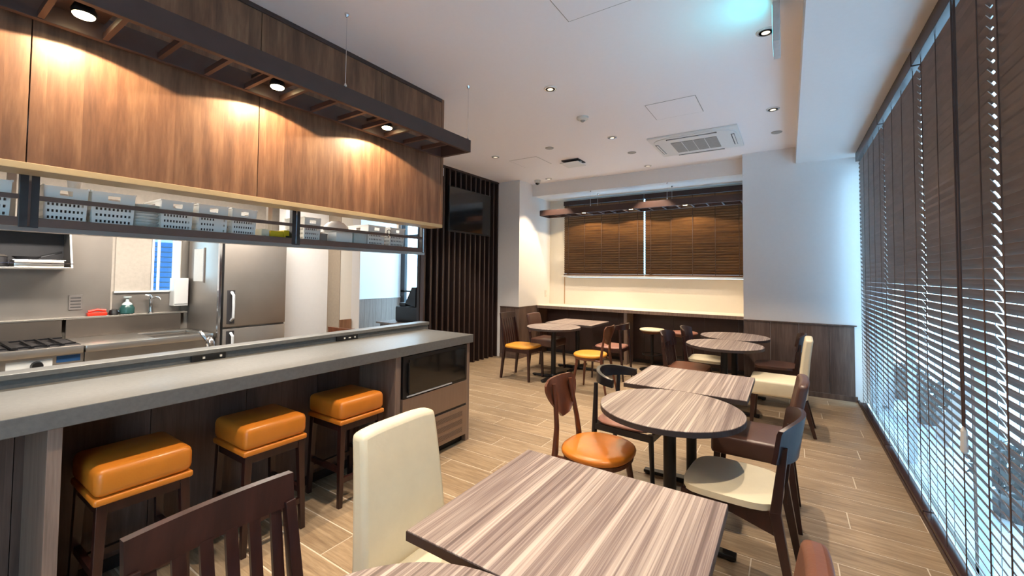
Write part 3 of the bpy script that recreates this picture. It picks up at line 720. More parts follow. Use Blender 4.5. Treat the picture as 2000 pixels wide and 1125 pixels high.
basket(.43, .581, 'white perforated basket right of the left shelf post')
basket(.594, .761, 'second white perforated basket from the left shelf post')
basket(.873, 1.022, 'white perforated basket right of the stacked plates', 9)
basket(1.050, 1.205, 'white perforated basket with a solid patch in its front', 9, solid=(6, 8))
basket(1.228, 1.373, 'white perforated basket left of the yellow boxes', 9)
basket(1.697, 1.823, 'narrow white basket right of the middle shelf post', 7)
basket(2.246, 2.42, 'white basket near the right shelf end, left of the last one', 9)
basket(2.476, 2.64, 'last white basket at the right shelf end', 8)
for k in range(9):
    t = tag(MB().lathe([(.045, 0), (.05, .002), (.072, .014), (.074, .016), (.05, .006)], (-2.975, .815, 1.661+k*.0165), 24).build('plate', 'basket', smooth=True), ('%s white plate in the stack between the shelf baskets' % ('bottom', 'second from bottom', 'third from bottom', 'fourth from bottom', 'middle', 'fourth from top', 'third from top', 'second from top', 'topmost')[k]), 'plate', 'stack of white plates on the steel shelf')
t = thing('storage_box', (-3.0, 2.02, 1.661), 'white lidded storage box right of the blue-grey pot', 'box')
pbox(t, 'body', (-3.13, 1.955, 1.661), (-2.90, 2.10, 1.765), 'basket', .006, True); pbox(t, 'lid', (-3.135, 1.95, 1.765), (-2.895, 2.105, 1.78), 'plastic', .004)
t = thing('storage_box', (-3.0, 2.17, 1.661), 'pale clear storage box between the white box and the right baskets', 'box')
pbox(t, 'body', (-3.13, 2.115, 1.661), (-2.90, 2.235, 1.775), 'clear', .006, True); pbox(t, 'lid', (-3.135, 2.11, 1.775), (-2.895, 2.24, 1.79), 'plastic', .004)
t = thing('metal_pot', (-3.02, 1.89, 1.661), 'blue-grey pot beside the narrow basket', 'pot')
MB().lathe([(.052, 1.661), (.058, 1.665), (.059, 1.74)], (-3.02, 1.888, 0), 20).build('body', 'greyplastic', t, True)
MB().lathe([(.061, 1.74), (.061, 1.746), (.03, 1.757), (.008, 1.76), (.008, 1.775)], (-3.02, 1.888, 0), 20).build('lid', 'greyplastic', t, True)
t = thing('mixing_bowl', (-3.03, 2.02, 1.781), 'upturned white bowl lying on the white storage box', 'bowl')
MB().lathe([(.092, 1.781), (.10, 1.784), (.098, 1.79), (.085, 1.82), (.06, 1.845), (.045, 1.85)], (-3.02, 2.03, 0), 28).build('bowl_wall', 'basket', t, True)
MB().lathe([(.036, 1.85), (.038, 1.857), (.032, 1.857)], (-3.02, 2.03, 0), 20).build('foot_ring', 'plastic', t, True)
for y0, y1, z1, lab in ((1.409, 1.458, 1.735, 'small cream and dark carton next to the yellow box'), (1.468, 1.552, 1.728, 'longer yellow carton lying on the shelf'), (1.556, 1.622, 1.738, 'bright yellow carton with black lettering strip at the middle post')):
    t = thing('carton', (-2.97, (y0+y1)/2, 1.661), lab, 'carton', 'yellow cartons on the steel shelf')
    pbox(t, 'body', (-3.06, y0, 1.661), (-2.905, y1, z1), 'yellowcard' if y0 > 1.45 else 'cream', .002)
    pbox(t, 'print_band', (-2.9055, y0+.012, 1.675), (-2.904, y1-.02, 1.69 if y0 < 1.55 else 1.70), 'blackprint')
t = thing('paper_cup', (-3.0, .55, 1.802), 'white cup standing in the basket right of the left shelf post', 'cup')
MB().lathe([(.018, 1.802), (.027, 1.89), (.029, 1.90), (.023, 1.898)], (-3.0, .55, 0), 18).build('cup', 'plastic', t, True)
t = thing('key_ring_hook', (-2.862, 2.43, 1.75), 'small brown ring hanging on the shelf rail between the right baskets', 'ring')
MB().tube([(-2.862, 2.43+.02*math.cos(a), 1.80+.02*math.sin(a)) for a in [2*PI*k/12 for k in range(13)]], .003, 6).build('ring', 'dark', t)
MB().lathe([(.004, 1.75), (.009, 1.765), (.004, 1.78)], (-2.862, 2.43, 0), 8).build('bell', 'chrome', t)

# ================================================================ KITCHEN LINE
kf = -4.66
st = thing('gas_range', (-5.0, .3, 0), 'stainless gas range with black burner grates at the left edge', 'range')
pbox(st, 'body', (-5.3, -.55, .05), (kf-.02, .95, .80), 'steel_dark', .003)
pbox(st, 'top_front', (kf-.05, -.55, .80), (kf, .945, .86), 'steel', .006, True)
pbox(st, 'top_plate', (-5.3, -.55, .80), (kf-.05, .945, .85), 'darkframe', .002)
for k in range(4):
    y0 = -.5+k*.36
    g = pbox(st, 'grate', (-5.25, y0, .86), (kf-.08, y0+.02, .875), 'iron')
    for j in range(4): pbox(g, 'grate_bar', (-5.25, y0+.02+j*.08, .86), (kf-.08, y0+.034+j*.08, .875), 'iron')
    MB().beam((-5.22, y0, .868), (-5.22, y0+.34, .868), .014, .012, side=(1, 0, 0)).build('grate_cross', 'iron', g)
    MB().beam((-4.78, y0, .868), (-4.78, y0+.34, .868), .014, .012, side=(1, 0, 0)).build('grate_cross', 'iron', g)
for k in range(3):
    MB().tube([(kf-.02, .1+k*.3, .735), (kf+.02, .1+k*.3, .735)], [.035, .03], 14).build('knob', 'blackplastic', st, True)
pbox(st, 'instruction_label', (kf-.021, .55, .71), (kf-.017, .78, .78), 'paper')
pbox(st, 'warning_label', (kf-.021, .80, .74), (kf-.017, .93, .79), 'shutter')
pbox(st, 'control_panel', (kf-.022, -.5, .66), (kf-.0185, .94, .80), 'steel')
sk = thing('steel_sink_unit', (-5.0, 1.4, 0), 'long stainless sink unit between the range and the refrigerator', 'sink')
pbox(sk, 'front_panel', (kf-.05, .955, .05), (kf-.02, 1.84, .80), 'steel', .002)
pbox(sk, 'side_panel', (-5.28, .955, .05), (kf-.05, .975, .80), 'steel')
mb = MB().box((-5.3, .955, .81), (kf, 1.42, .85), .003).box((-5.3, 1.42, .81), (-5.2, 1.84, .85), .003).box((-4.78, 1.42, .81), (kf, 1.84, .85), .003).box((-5.2, 1.80, .81), (-4.78, 1.84, .85), .003)
mb.build('worktop', 'steel', sk, True)
pbox(sk, 'front_edge', (kf-.01, .955, .80), (kf+.008, 1.84, .855), 'steel', .005, True)
mb = MB().box((-5.2, 1.42, .62), (-4.78, 1.80, .63)).box((-5.2, 1.42, .62), (-5.19, 1.80, .82)).box((-4.79, 1.42, .62), (-4.78, 1.80, .82)).box((-5.2, 1.42, .62), (-4.78, 1.43, .82)).box((-5.2, 1.79, .62), (-4.78, 1.80, .82))
mb.build('basin', 'steel_dark', sk)
lg = thing('wall_ledge', (-5.34, 1.0, .85), 'stainless ledge box along the kitchen wall above range and sink', 'ledge')
pbox(lg, 'ledge_front', (-5.32, -.55, .85), (-5.30, .93, 1.02), 'backsplash', .001)
pbox(lg, 'ledge_front', (-5.32, .955, .85), (-5.30, 1.79, 1.02), 'backsplash', .001)
pbox(lg, 'ledge_top', (KX+.007, -.55, 1.015), (-5.295, 1.845, 1.03), 'steel', .001)
t = thing('wall_tap', (-5.35, 1.55, 1.03), 'chrome tap on the kitchen ledge below the window', 'tap')
MB().lathe([(.02, 1.03), (.017, 1.04), (.013, 1.15), (.018, 1.16), (.018, 1.19), (.006, 1.2)], (-5.34, 1.55, 0), 14).build('body', 'chrome', t, True)
MB().tube([(-5.34, 1.55, 1.165), (-5.27, 1.57, 1.19), (-5.23, 1.585, 1.18), (-5.22, 1.59, 1.16)], .008, 8).build('spout', 'chrome', t, True)
MB().beam((-5.34, 1.55, 1.20), (-5.33, 1.50, 1.215), .012, .008).build('lever', 'chrome', t)
t = thing('soap_bottle', (-5.34, 1.37, 1.03), 'round teal liquid bottle with clear cap on the kitchen ledge', 'bottle')
MB().lathe([(.045, 1.03), (.055, 1.04), (.057, 1.09), (.04, 1.12)], (-5.34, 1.37, 0), 20).build('teal_liquid', 'green_glass', t, True)
MB().lathe([(.04, 1.12), (.034, 1.135), (.014, 1.15), (.012, 1.185), (.03, 1.19), (.03, 1.20)], (-5.34, 1.37, 0), 20).build('clear_neck', 'clear', t, True)
t = thing('scrub_brush_tray', (-5.34, 1.155, 1.03), 'red plastic tray with brushes on the kitchen ledge', 'tray')
pbox(t, 'tray', (-5.37, 1.09, 1.03), (-5.31, 1.225, 1.062), 'red', .006, True)
MB().tube([(-5.34, 1.10, 1.07), (-5.34, 1.16, 1.085), (-5.34, 1.22, 1.075)], .012, 8).build('sponge_roll', 'red', t, True)
t = thing('black_sponge', (-5.34, 1.27, 1.03), 'black scouring pad between red tray and teal bottle', 'scouring pad')
MB().lathe([(.03, 1.03), (.038, 1.045), (.03, 1.075), (.012, 1.085)], (-5.34, 1.275, 0), 14).build('pad', 'blackplastic', t, True)
MB().tube([(-5.33, 1.28, 1.08), (-5.32, 1.31, 1.06)], .006, 6).build('wire_loop', 'chrome', t)
t = thing('wall_switch_plate', (-5.39, 1.02, 1.09), 'grey square plate on the steel kitchen wall', 'wall plate')
pbox(t, 'plate', (KX+.006, .982, 1.09), (KX+.014, 1.07, 1.225), 'plate', .002)
for k in range(4): pbox(t, 'print_line', (KX+.0135, .992, 1.11+k*.028), (KX+.0148, 1.06, 1.118+k*.028), 'darkframe')
t = thing('towel_dispenser', (-5.33, 1.775, 1.09), 'white box-shaped paper towel dispenser right of the kitchen window', 'dispenser')
pbox(t, 'body', (-5.39, 1.715, 1.09), (-5.27, 1.838, 1.375), 'acw', .004)
pbox(t, 'cover', (-5.27, 1.718, 1.11), (-5.262, 1.835, 1.372), 'acw', .003)
t = thing('notice_sheet', (-5.1, 1.862, 1.34), 'pale notice sheet stuck on the side of the refrigerator', 'notice')
pbox(t, 'sheet', (-5.21, 1.858, 1.345), (-4.98, 1.8635, 1.68), 'paper', .001)
pbox(t, 'frame_edge', (-4.98, 1.856, 1.335), (-4.965, 1.8635, 1.69), 'plate')
# hanging pot shelf left
ps = thing('wall_pot_shelf', (-5.2, .6, 1.46), 'small stainless wall shelf with sloping sides holding pans', 'shelf')
pbox(ps, 'shelf_board', (-5.39, -.2, 1.455), (-5.10, .95, 1.47), 'steel', .001)
for y0 in (-.2, .935): MB().poly([(-5.39, y0, 1.47), (-5.10, y0, 1.47), (-5.20, y0, 1.77), (-5.39, y0, 1.77)], (0, .012, 0)).build('side_bracket', 'steel_dark', ps)
pbox(ps, 'shade_back_panel', (-5.392, -.2, 1.47), (-5.386, .95, 1.77), 'darkframe'); pbox(ps, 'top_panel', (-5.39, -.2, 1.765), (-5.2, .95, 1.775), 'steel_dark')  # dark back added to paint the shade inside the shelf
pbox(ps, 'front_wire', (-5.11, -.2, 1.50), (-5.105, .95, 1.506), 'chrome')
t = thing('steel_container', (-5.23, .76, 1.471), 'rectangular stainless food container on the pot shelf', 'container')
pbox(t, 'tray', (-5.33, .62, 1.471), (-5.13, .90, 1.525), 'steel', .008, True); pbox(t, 'rim', (-5.335, .612, 1.525), (-5.125, .908, 1.531), 'chrome', .002)
t = thing('frying_pan', (-5.23, .74, 1.532), 'dark frying pan stacked on the stainless container', 'pan')
MB().lathe([(.055, 1.533), (.08, 1.555), (.083, 1.558), (.078, 1.556), (.05, 1.538)], (-5.23, .70, 0), 22).build('pan_body', 'darkframe', t, True)
MB().tube([(-5.22, .77, 1.555), (-5.19, .85, 1.585), (-5.17, .89, 1.60)], .008, 8).build('handle', 'blackplastic', t, True)
t = thing('cooking_pot', (-5.23, .53, 1.471), 'dark round pot at the left of the pot shelf', 'pot')
MB().lathe([(.06, 1.471), (.07, 1.48), (.07, 1.55), (.074, 1.553)], (-5.23, .53, 0), 22).build('pot_body', 'darkframe', t, True)
MB().lathe([(.073, 1.554), (.05, 1.57), (.01, 1.575), (.012, 1.59)], (-5.23, .53, 0), 22).build('lid', 'steel_dark', t, True)
# refrigerator
rf = thing('refrigerator', (-5.0, 2.2, 0), 'tall two-door stainless kitchen refrigerator with long handles', 'refrigerator')
pbox(rf, 'cabinet', (-5.36, 1.865, .08), (-4.64, 2.505, 1.86), 'steel_dark', .003)
for z0, z1 in ((.11, .885), (.905, 1.83)):
    d = pbox(rf, 'door', (-4.64, 1.895, z0), (-4.60, 2.50, z1), 'steel_dark', .006, True)
    hz = z1-.02-.33 if z0 < .5 else z0+.03
    pbox(d, 'handle_recess', (-4.602, 1.925, hz), (-4.597, 1.995, hz+.33), 'darkframe', .001)
    MB().tube([(-4.60, 1.965, hz+.31), (-4.555, 1.965, hz+.28), (-4.55, 1.965, hz+.17), (-4.555, 1.965, hz+.06), (-4.60, 1.965, hz+.03)], .013, 8).build('handle', 'alu', d, True)
pbox(rf, 'left_post', (-4.64, 1.852, .0), (-4.60, 1.874, 1.9), 'chrome', .003)
pbox(rf, 'gap_strip', (-4.64, 1.874, .0), (-4.605, 1.893, 1.9), 'blackplastic')
pbox(rf, 'plinth', (-5.3, 1.88, 0), (-4.68, 2.5, .08), 'blackplastic')
# pass-side worktop and faucet behind the bar
t = thing('prep_table', (-3.3, .6, 0), 'stainless prep table standing behind the bar upstand', 'table')
pbox(t, 'worktop', (-3.62, -2.0, .81), (-3.05, 2.6, .85), 'steel', .003)
pbox(t, 'front_panel', (-3.60, -2.0, .1), (-3.58, 2.6, .81), 'steel')
for yy in (-1.9, 2.5): pbox(t, 'leg', (-3.12, yy, 0), (-3.08, yy+.04, .81), 'steel')
t = thing('kitchen_faucet', (-3.5, 1.36, .85), 'chrome lever faucet just behind the bar upstand', 'faucet')
MB().lathe([(.028, .85), (.024, .86), (.022, .90), (.024, .915), (.018, .93)], (-3.5, 1.36, 0), 18).build('base', 'chrome', t, True)
MB().tube([(-3.5, 1.36, .915), (-3.47, 1.345, .95), (-3.42, 1.33, .965), (-3.37, 1.32, .95), (-3.35, 1.315, .92)], [.02, .024, .024, .02, .017], 12).build('spout', 'chrome', t, True)
MB().tube([(-3.5, 1.36, .93), (-3.53, 1.33, .985), (-3.58, 1.33, 1.01)], [.014, .012, .010], 8).build('lever', 'chrome', t, True)
for y in (.7, 2.0):
    tag(MB().box((-4.25, y-.5, 2.405), (-3.95, y+.5, 2.42), .002).build('panel_light', 'lampk'), 'flat lit kitchen ceiling light, ' + ('left one above the range aisle' if y < 1 else 'right one near the refrigerator'), 'ceiling light', 'kitchen ceiling lights')

# cashier desk and register
t = thing('cashier_desk', (-4.95, 4.6, 0), 'dark wooden cashier desk at the left of the slatted wall', 'desk')
pbox(t, 'body', (-5.25, 4.32, 0), (-4.5, 5.0, .68), 'wains', .002); pbox(t, 'desk_top', (-5.3, 4.28, .68), (-4.46, 5.03, .705), 'sidewood', .002)
t = thing('cash_register', (-4.85, 4.6, .705), 'black cash register with tilted screen on the cashier desk', 'cash register')
pbox(t, 'drawer_body', (-5.04, 4.42, .706), (-4.50, 4.85, .95), 'blackplastic', .03, True)
MB().poly([(-4.60, 4.42, .95), (-4.82, 4.42, .99), (-4.68, 4.42, 1.24), (-4.60, 4.42, 1.24)], (0, .3, 0)).build('tilted_screen', 'blackplastic', t)
pbox(t, 'printer', (-4.98, 4.45, .95), (-4.84, 4.7, 1.0), 'blackplastic', .01)
# ================================================================ TV on the slatted wall
t = thing('wall_television', (-4.29, 5.31, 2.09), 'large black television mounted high on the slatted wall', 'television')
pbox(t, 'housing', (-4.322, 4.775, 2.09), (-4.285, 5.84, 2.79), 'blackplastic', .004)
pbox(t, 'screen', (-4.286, 4.79, 2.115), (-4.283, 5.825, 2.775), 'screen')
# sockets on the alcove side wall
t = thing('wall_switch', (-3.875, 7.08, 1.05), 'small white switch plate on the alcove side wall', 'switch')
pbox(t, 'plate', (-3.88, 7.05, 1.02), (-3.872, 7.12, 1.15), 'plastic', .002); pbox(t, 'rocker', (-3.872, 7.07, 1.06), (-3.869, 7.1, 1.11), 'acw')

# ================================================================ ALCOVE COUNTER
ac = thing('window_counter', (-2.2, 6.98, 0), 'long pale wooden counter under the alcove window', 'counter')
pbox(ac, 'worktop', (-3.88, 6.74, .855), (-.502, AB, .886), 'cream_wall', .002)
pbox(ac, 'front_edge', (-3.88, 6.732, .835), (-.502, 6.742, .884), 'sidewood', .001)
pbox(ac, 'support_panel', (-2.25, 6.76, 0), (-2.2, AB-.005, .855), 'sidewood')
pbox(ac, 'support_panel', (-.53, 6.76, 0), (-.502, AB-.005, .855), 'wains')
pbox(ac, 'support_panel', (-3.88, 6.76, 0), (-3.85, AB-.005, .855), 'wains')
q = -3.85
while q < -.54:
    e = min(q+.46, -.53); pbox(ac, 'back_board', (q+.001, 7.10, .05), (e-.001, 7.115, .855), 'dark'); q = e
pbox(ac, 'kick_board', (-3.85, 7.09, 0), (-.53, 7.115, .05), 'darkback')

# ================================================================ TABLES
def table_base(t, x, y):
    c = MB().lathe([(.034, .012), (.034, .69)], (x, y, 0), 16).build('column', 'iron', t, True)
    MB().lathe([(.05, .03), (.036, .06)], (x, y, 0), 16).build('collar', 'iron', t, True)
    pbox(t, 'top_plate', (x-.13, y-.13, .683), (x+.13, y+.13, .69), 'iron')
    for a in range(4):
        d = Vector((math.cos(a*PI/2), math.sin(a*PI/2), 0))
        f = MB().beam(Vector((x, y, .026))+d*.0, Vector((x, y, .022))+d*.325, .07, .03, .05, .02, side=(-d.y, d.x, 0), bev=.004).build('foot', 'iron', t)
        MB().lathe([(.02, 0), (.02, .012)], Vector((x, y, 0))+d*.30, 10).build('glide', 'blackplastic', f)
def sq_table(x0, x1, y0, y1, lab):
    x, y = (x0+x1)/2, (y0+y1)/2
    t = thing('square_table', (x, y, 0), lab, 'table', 'square pedestal tables')
    top = pbox(t, 'tabletop', (x0, y0, .69), (x1, y1, .72), 'table', .0015)
    MB().box((x0-.0012, y0-.0012, .6905), (x1+.0012, y1+.0012, .7165)).build('edge_band', 'tableedge', top)
    table_base(t, x, y)
def rd_table(x, y, lab, r=.375):
    t = thing('round_table', (x, y, 0), lab, 'table', 'round pedestal tables')
    top = MB().lathe([(r-.002, .69), (r, .692), (r, .7185), (r-.0015, .72)], (x, y, 0), 64).build('tabletop', 'table', t)
    MB().lathe([(r+.0012, .6905), (r+.0012, .7165)], (x, y, 0), 64).build('edge_band', 'tableedge', top)
    table_base(t, x, y)
sq_table(-.915, -.17, .86, 1.53, 'square striped-wood table nearest the camera, filling the lower middle')
rd_table(-.57, .482, 'round striped-wood table cut by the bottom picture edge')
rd_table(-.56, 2.462, 'round striped-wood table in the middle, beside the orange round-seat chair')
sq_table(-.945, -.21, 2.84, 3.52, 'square striped-wood table behind the middle round table')
rd_table(-.585, 5.045, 'round striped-wood table right of the middle, the nearer of the far pair')
rd_table(-.56, 5.80, 'round striped-wood table farthest back on the right, overlapped by the nearer one')
rd_table(-2.77, 5.30, 'round striped-wood table on the far left, before the slatted wall')
sq_table(-3.11, -2.36, 5.68, 6.38, 'square table far left next to the window counter')

# ================================================================ CHAIRS (local: facing +X, seat centre at origin)
def LB(t): return t
def part(t, name, mb, mt, smooth=False): return mb.build(name, mt, t, smooth, world=False)
def legs4(t, mt, fx, rx, fy, ry, zt, w=.03, splay=.02, name='leg', taper=.7, rear_top=None, rear_lean=0):
    for s in (-1, 1):
        part(t, name, MB().beam((fx+splay, s*(fy+splay*.5), 0), (fx, s*fy, zt), w*taper, w*taper, w, w, bev=.002), mt)
    for s in (-1, 1):
        part(t, name, MB().beam((rx-splay*2, s*(ry+splay*.3), 0), (rx, s*ry, zt), w*taper, w*taper, w, w, bev=.002), mt)
def finish(t, loc, rz): t.location = (loc[0], loc[1], 0); t.rotation_euler = (0, 0, rz); return t
def curved_rail(x, halfw, z0, z1, bow, th, lean=0, n=12, top_round=0, wtop=None, wbot=None):
    """back rail: vertical band bowed towards -X at the centre; front surface x at the ends"""
    rows = []
    for k in range(5):
        v = k/4; z = z0+(z1-z0)*v; r = []
        hw = halfw*((wbot or 1)+((wtop or 1)-(wbot or 1))*v)
        for i in range(n+1):
            u = -1+2*i/n
            zz = z-(top_round*(abs(u)**3) if k == 4 else 0)+(top_round*.5*(abs(u)**3) if k == 0 else 0)
            r.append((x-bow*(1-u*u)-lean*(z-z0), u*hw, zz))
        rows.append(r)
    return MB().shell(rows, lambda i, j: Vector((-th, 0, 0)))
def cushion(hx, hy, z0, z1, ex=5, n=40, dome=.35, taper_back=None):
    h = z1-z0
    return MB().lathe([(.0001, z0), (.93, z0), (.985, z0+h*.2), (1, z0+h*.45), (.985, z0+h*.68), (.94, z0+h*.84), (.8, z0+h*.94), (.5, z0+h*.985), (.0001, z1)], (0, 0, 0), n, hx, hy, ex)
# -- slat back chair
def slat_chair(label, mt='mahog', seat='yellow', top=.90):
    t = thing('slat_back_chair', (0, 0, 0), label, 'chair', 'chairs with a slatted back')
    for s in (-1, 1):
        part(t, 'front_leg', MB().beam((.215, s*.19, 0), (.20, s*.18, .43), .026, .026, .036, .036, bev=.002), mt)
        part(t, 'rear_leg', MB().beam((-.24, s*.19, 0), (-.19, s*.18, .44), .028, .028, .036, .036, bev=.002), mt)
        part(t, 'back_post', MB().beam((-.19, s*.18, .43), (-.250, s*.172, top-.07), .034, .034, .028, .024, bev=.002), mt)
        part(t, 'side_rail', MB().beam((-.19, s*.18, .40), (.20, s*.18, .40), .02, .05), mt)
    part(t, 'front_rail', MB().beam((.205, -.18, .40), (.205, .18, .40), .05, .02, side=(0, 0, 1)), mt)
    part(t, 'rear_rail', MB().beam((-.19, -.18, .40), (-.19, .18, .40), .05, .02, side=(0, 0, 1)), mt)
    part(t, 'top_rail', curved_rail(-.243, .185, top-.085, top, .015, .022, lean=.12), mt, True)
    for k in range(6):
        y = -.14+.28*k/5
        part(t, 'back_slat', MB().beam((-.195, y*.95, .42), (-.262, y, top-.08), .030, .010, .028, .010), mt)
    part(t, 'seat', cushion(.225, .205, .425, .47, 5), seat, True)
    return t
# -- upholstered chairs
def parsons_chair(label, fabric='cream', legm='mahog', top=.90):
    t = thing('upholstered_chair', (0, 0, 0), label, 'chair', 'cream high back upholstered chairs')
    rows = []
    for k in range(9):
        v = k/8; z = .33+(top-.33)*v
        x = -.165-.03*v-.03*v*v
        hw = .205-.03*v
        r = [(x-.0, u*hw, z-(.012*abs(u)**4 if k == 8 else 0)) for u in [-1+2*i/10 for i in range(11)]]
        rows.append(r)
    mb = MB().shell(rows, lambda i, j: Vector((-.075+.012*i/8, 0, 0)))
    o = part(t, 'backrest', mb, fabric, True)
    b = o.modifiers.new('bev', 'BEVEL'); b.width = .018; b.segments = 3; b.limit_method = 'ANGLE'; b.angle_limit = R(50)
    mb = MB().box((-.17, -.215, .33), (.225, .215, .47), .022, 3)
    part(t, 'seat', mb, fabric, True)
    for s in (-1, 1):
        part(t, 'leg', MB().beam((.21, s*.185, 0), (.19, s*.18, .335), .026, .026, .042, .042, bev=.002), legm)
        part(t, 'leg', MB().beam((-.29, s*.17, 0), (-.205, s*.175, .335), .026, .026, .042, .042, bev=.002), legm)
    return t
def pad_chair(label, fabric='brownl', legm='mahog', top=.84):
    t = thing('upholstered_chair', (0, 0, 0), label, 'chair', 'brown leather chairs with a padded back')
    part(t, 'seat', MB().box((-.19, -.205, .36), (.215, .205, .475), .02, 3), fabric, True)
    rows = []
    for k in range(7):
        v = k/6; z = .56+(top-.56)*v; x = -.185-.055*v
        rows.append([(x-.012*(1-u*u), u*(.195-.01*v), z-(.010*abs(u)**4 if k == 6 else 0)) for u in [-1+2*i/10 for i in range(11)]])
    o = part(t, 'backrest', MB().shell(rows, lambda i, j: Vector((-.05, 0, 0))), fabric, True)
    b = o.modifiers.new('bev', 'BEVEL'); b.width = .016; b.segments = 3; b.limit_method = 'ANGLE'; b.angle_limit = R(50)
    for s in (-1, 1):
        part(t, 'leg', MB().beam((.20, s*.18, 0), (.18, s*.175, .365), .024, .024, .038, .038, bev=.002), legm)
        part(t, 'leg', MB().beam((-.24, s*.175, 0), (-.195, s*.175, .40), .026, .026, .036, .036, bev=.002), legm)
        part(t, 'back_post', MB().beam((-.195, s*.175, .39), (-.235, s*.172, .64), .030, .034, .026, .03, bev=.002), legm)
    return t
# -- shield-back chair with round seat
def shield_chair(label, seat='orange', wood='cherry'):
    t = thing('round_seat_chair', (0, 0, 0), label, 'chair', 'cherry wood chairs with a rounded leather seat')
    part(t, 'seat', cushion(.20, .215, .43, .475, 2.4), seat, True)
    part(t, 'seat_frame', MB().lathe([(.85, .395), (.93, .405), (.95, .43)], (0, 0, 0), 36, .20, .215, 2.4), wood, True)
    for s in (-1, 1):
        part(t, 'front_leg', MB().tube([(.17, s*.18, 0), (.145, s*.15, .21), (.12, s*.125, .41)], [.011, .017, .019], 10), wood, True)
        part(t, 'back_post', MB().tube([(-.275, s*.185, 0), (-.225, s*.165, .25), (-.20, s*.15, .43), (-.205, s*.125, .56), (-.225, s*.105, .70), (-.240, s*.10, .80)], [(.012, .012), (.016, .018), (.018, .02), (.014, .018), (.013, .016), (.012, .014)], 10), wood, True)
        part(t, 'side_rail', MB().tube([(-.21, s*.15, .40), (-.08, s*.15, .405)], .014, 8), wood, True)
    part(t, 'cross_rail', MB().beam((-.205, -.15, .405), (-.205, .15, .405), .022, .03), wood)
    # shield: wide at the top, narrowing to a rounded bottom, bowed
    rows = []; n = 12
    for k in range(9):
        v = k/8; z = .59+.235*v
        hw = (.055+.125*math.sin(min(1, v*1.25)*PI/2))*(1 if v < .85 else 1-.25*(v-.85)/.15)
        rows.append([(-.222-.045*(v)-.022*(1-u*u), u*hw, z+.012*(u*u)*(1-v)*2) for u in [-1+2*i/n for i in range(n+1)]])
    part(t, 'back_shield', MB().shell(rows, lambda i, j: Vector((.014, 0, 0))), wood, True)
    return t
# -- bow back elbow chair (black)
def bow_chair(label, wood='black', seat='pinkl', grp='chairs with a bowed half-round top rail'):
    t = thing('bow_back_chair', (0, 0, 0), label, 'chair', grp)
    part(t, 'seat', cushion(.205, .215, .425, .46, 4), seat, True)
    for s in (-1, 1):
        part(t, 'front_leg', MB().tube([(.215, s*.20, 0), (.20, s*.20, .43)], [.012, .018], 10), wood, True)
        part(t, 'rear_leg', MB().tube([(-.23, s*.185, 0), (-.195, s*.19, .42), (-.185, s*.195, .70)], [.012, .02, .014], 10), wood, True)
        part(t, 'side_rail', MB().beam((-.19, s*.195, .405), (.20, s*.205, .405), .02, .042), wood)
    part(t, 'front_rail', MB().beam((.205, -.2, .405), (.205, .2, .405), .042, .02, side=(0, 0, 1)), wood)
    part(t, 'rear_rail', MB().beam((-.19, -.19, .405), (-.19, .19, .405), .042, .02, side=(0, 0, 1)), wood)
    n = 22; rows = [[], [], []]
    for i in range(n+1):
        a = R(-88)+R(176)*i/n; f = math.cos(a)
        hgt = .026+.016*max(0, f)**1.5
        cx, cy_ = -.045-.205*math.cos(a)*1.0, .228*math.sin(a)
        for k in range(3): rows[k].append((cx, cy_, .705+.015*max(0, f)+hgt*(k-.6)))
    def th(i, j):
        a = R(-88)+R(176)*j/n; return Vector((math.cos(a)*.026, -math.sin(a)*.026, 0))
    part(t, 'bowed_rail', MB().shell(rows, th), wood, True)
    return t
# -- spindle chair with curved top rail
def spindle_chair(label, seat='cream', wood='mahog', n=6):
    t = thing('spindle_back_chair', (0, 0, 0), label, 'chair', 'dark spindle chairs with a curved top rail')
    rows = []
    for k in range(9):          # saddle seat pad
        v = -1+2*k/8
        r = []
        for i in range(13):
            u = -1+2*i/12
            f = (abs(u)**4+abs(v)**4)**.25; f = 1/f if f > 1 else 1
            r.append((v*.205*f, u*.215*f*(1.0+.04*v), .462-.012*(1-u*u)*(1-v)*.5-.008*max(0, v-.4)))
        rows.append(r)
    part(t, 'seat', MB().shell(rows, lambda i, j: Vector((0, 0, -.028))), seat, True)
    for s in (-1, 1):
        part(t, 'front_leg', MB().beam((.205, s*.19, 0), (.18, s*.175, .43), .022, .026, .034, .036, bev=.003), wood)
        part(t, 'rear_leg', MB().beam((-.265, s*.185, 0), (-.19, s*.18, .44), .028, .026, .034, .044, bev=.003), wood)
        part(t, 'back_post', MB().beam((-.19, s*.18, .42), (-.225, s*.185, .72), .032, .042, .024, .03, bev=.003), wood)
        part(t, 'side_rail', MB().poly([(-.205, s*.172-.011, .435), (.19, s*.172-.011, .435), (.19, s*.172-.011, .395), (.0, s*.172-.011, .385), (-.21, s*.172-.011, .33)], (0, .022, 0)), wood)
    part(t, 'front_rail', MB().beam((.18, -.17, .41), (.18, .17, .41), .045, .02, side=(0, 0, 1)), wood)
    for k in range(n):
        y = -.135+.27*k/(n-1)
        part(t, 'spindle', MB().tube([(-.19, y, .44), (-.232, y*1.02, .70)], .0075, 8), wood, True)
    part(t, 'top_rail', curved_rail(-.180, .215, .635, .825, .07, .018, lean=.15, top_round=.03, n=16), wood, True)
    return t
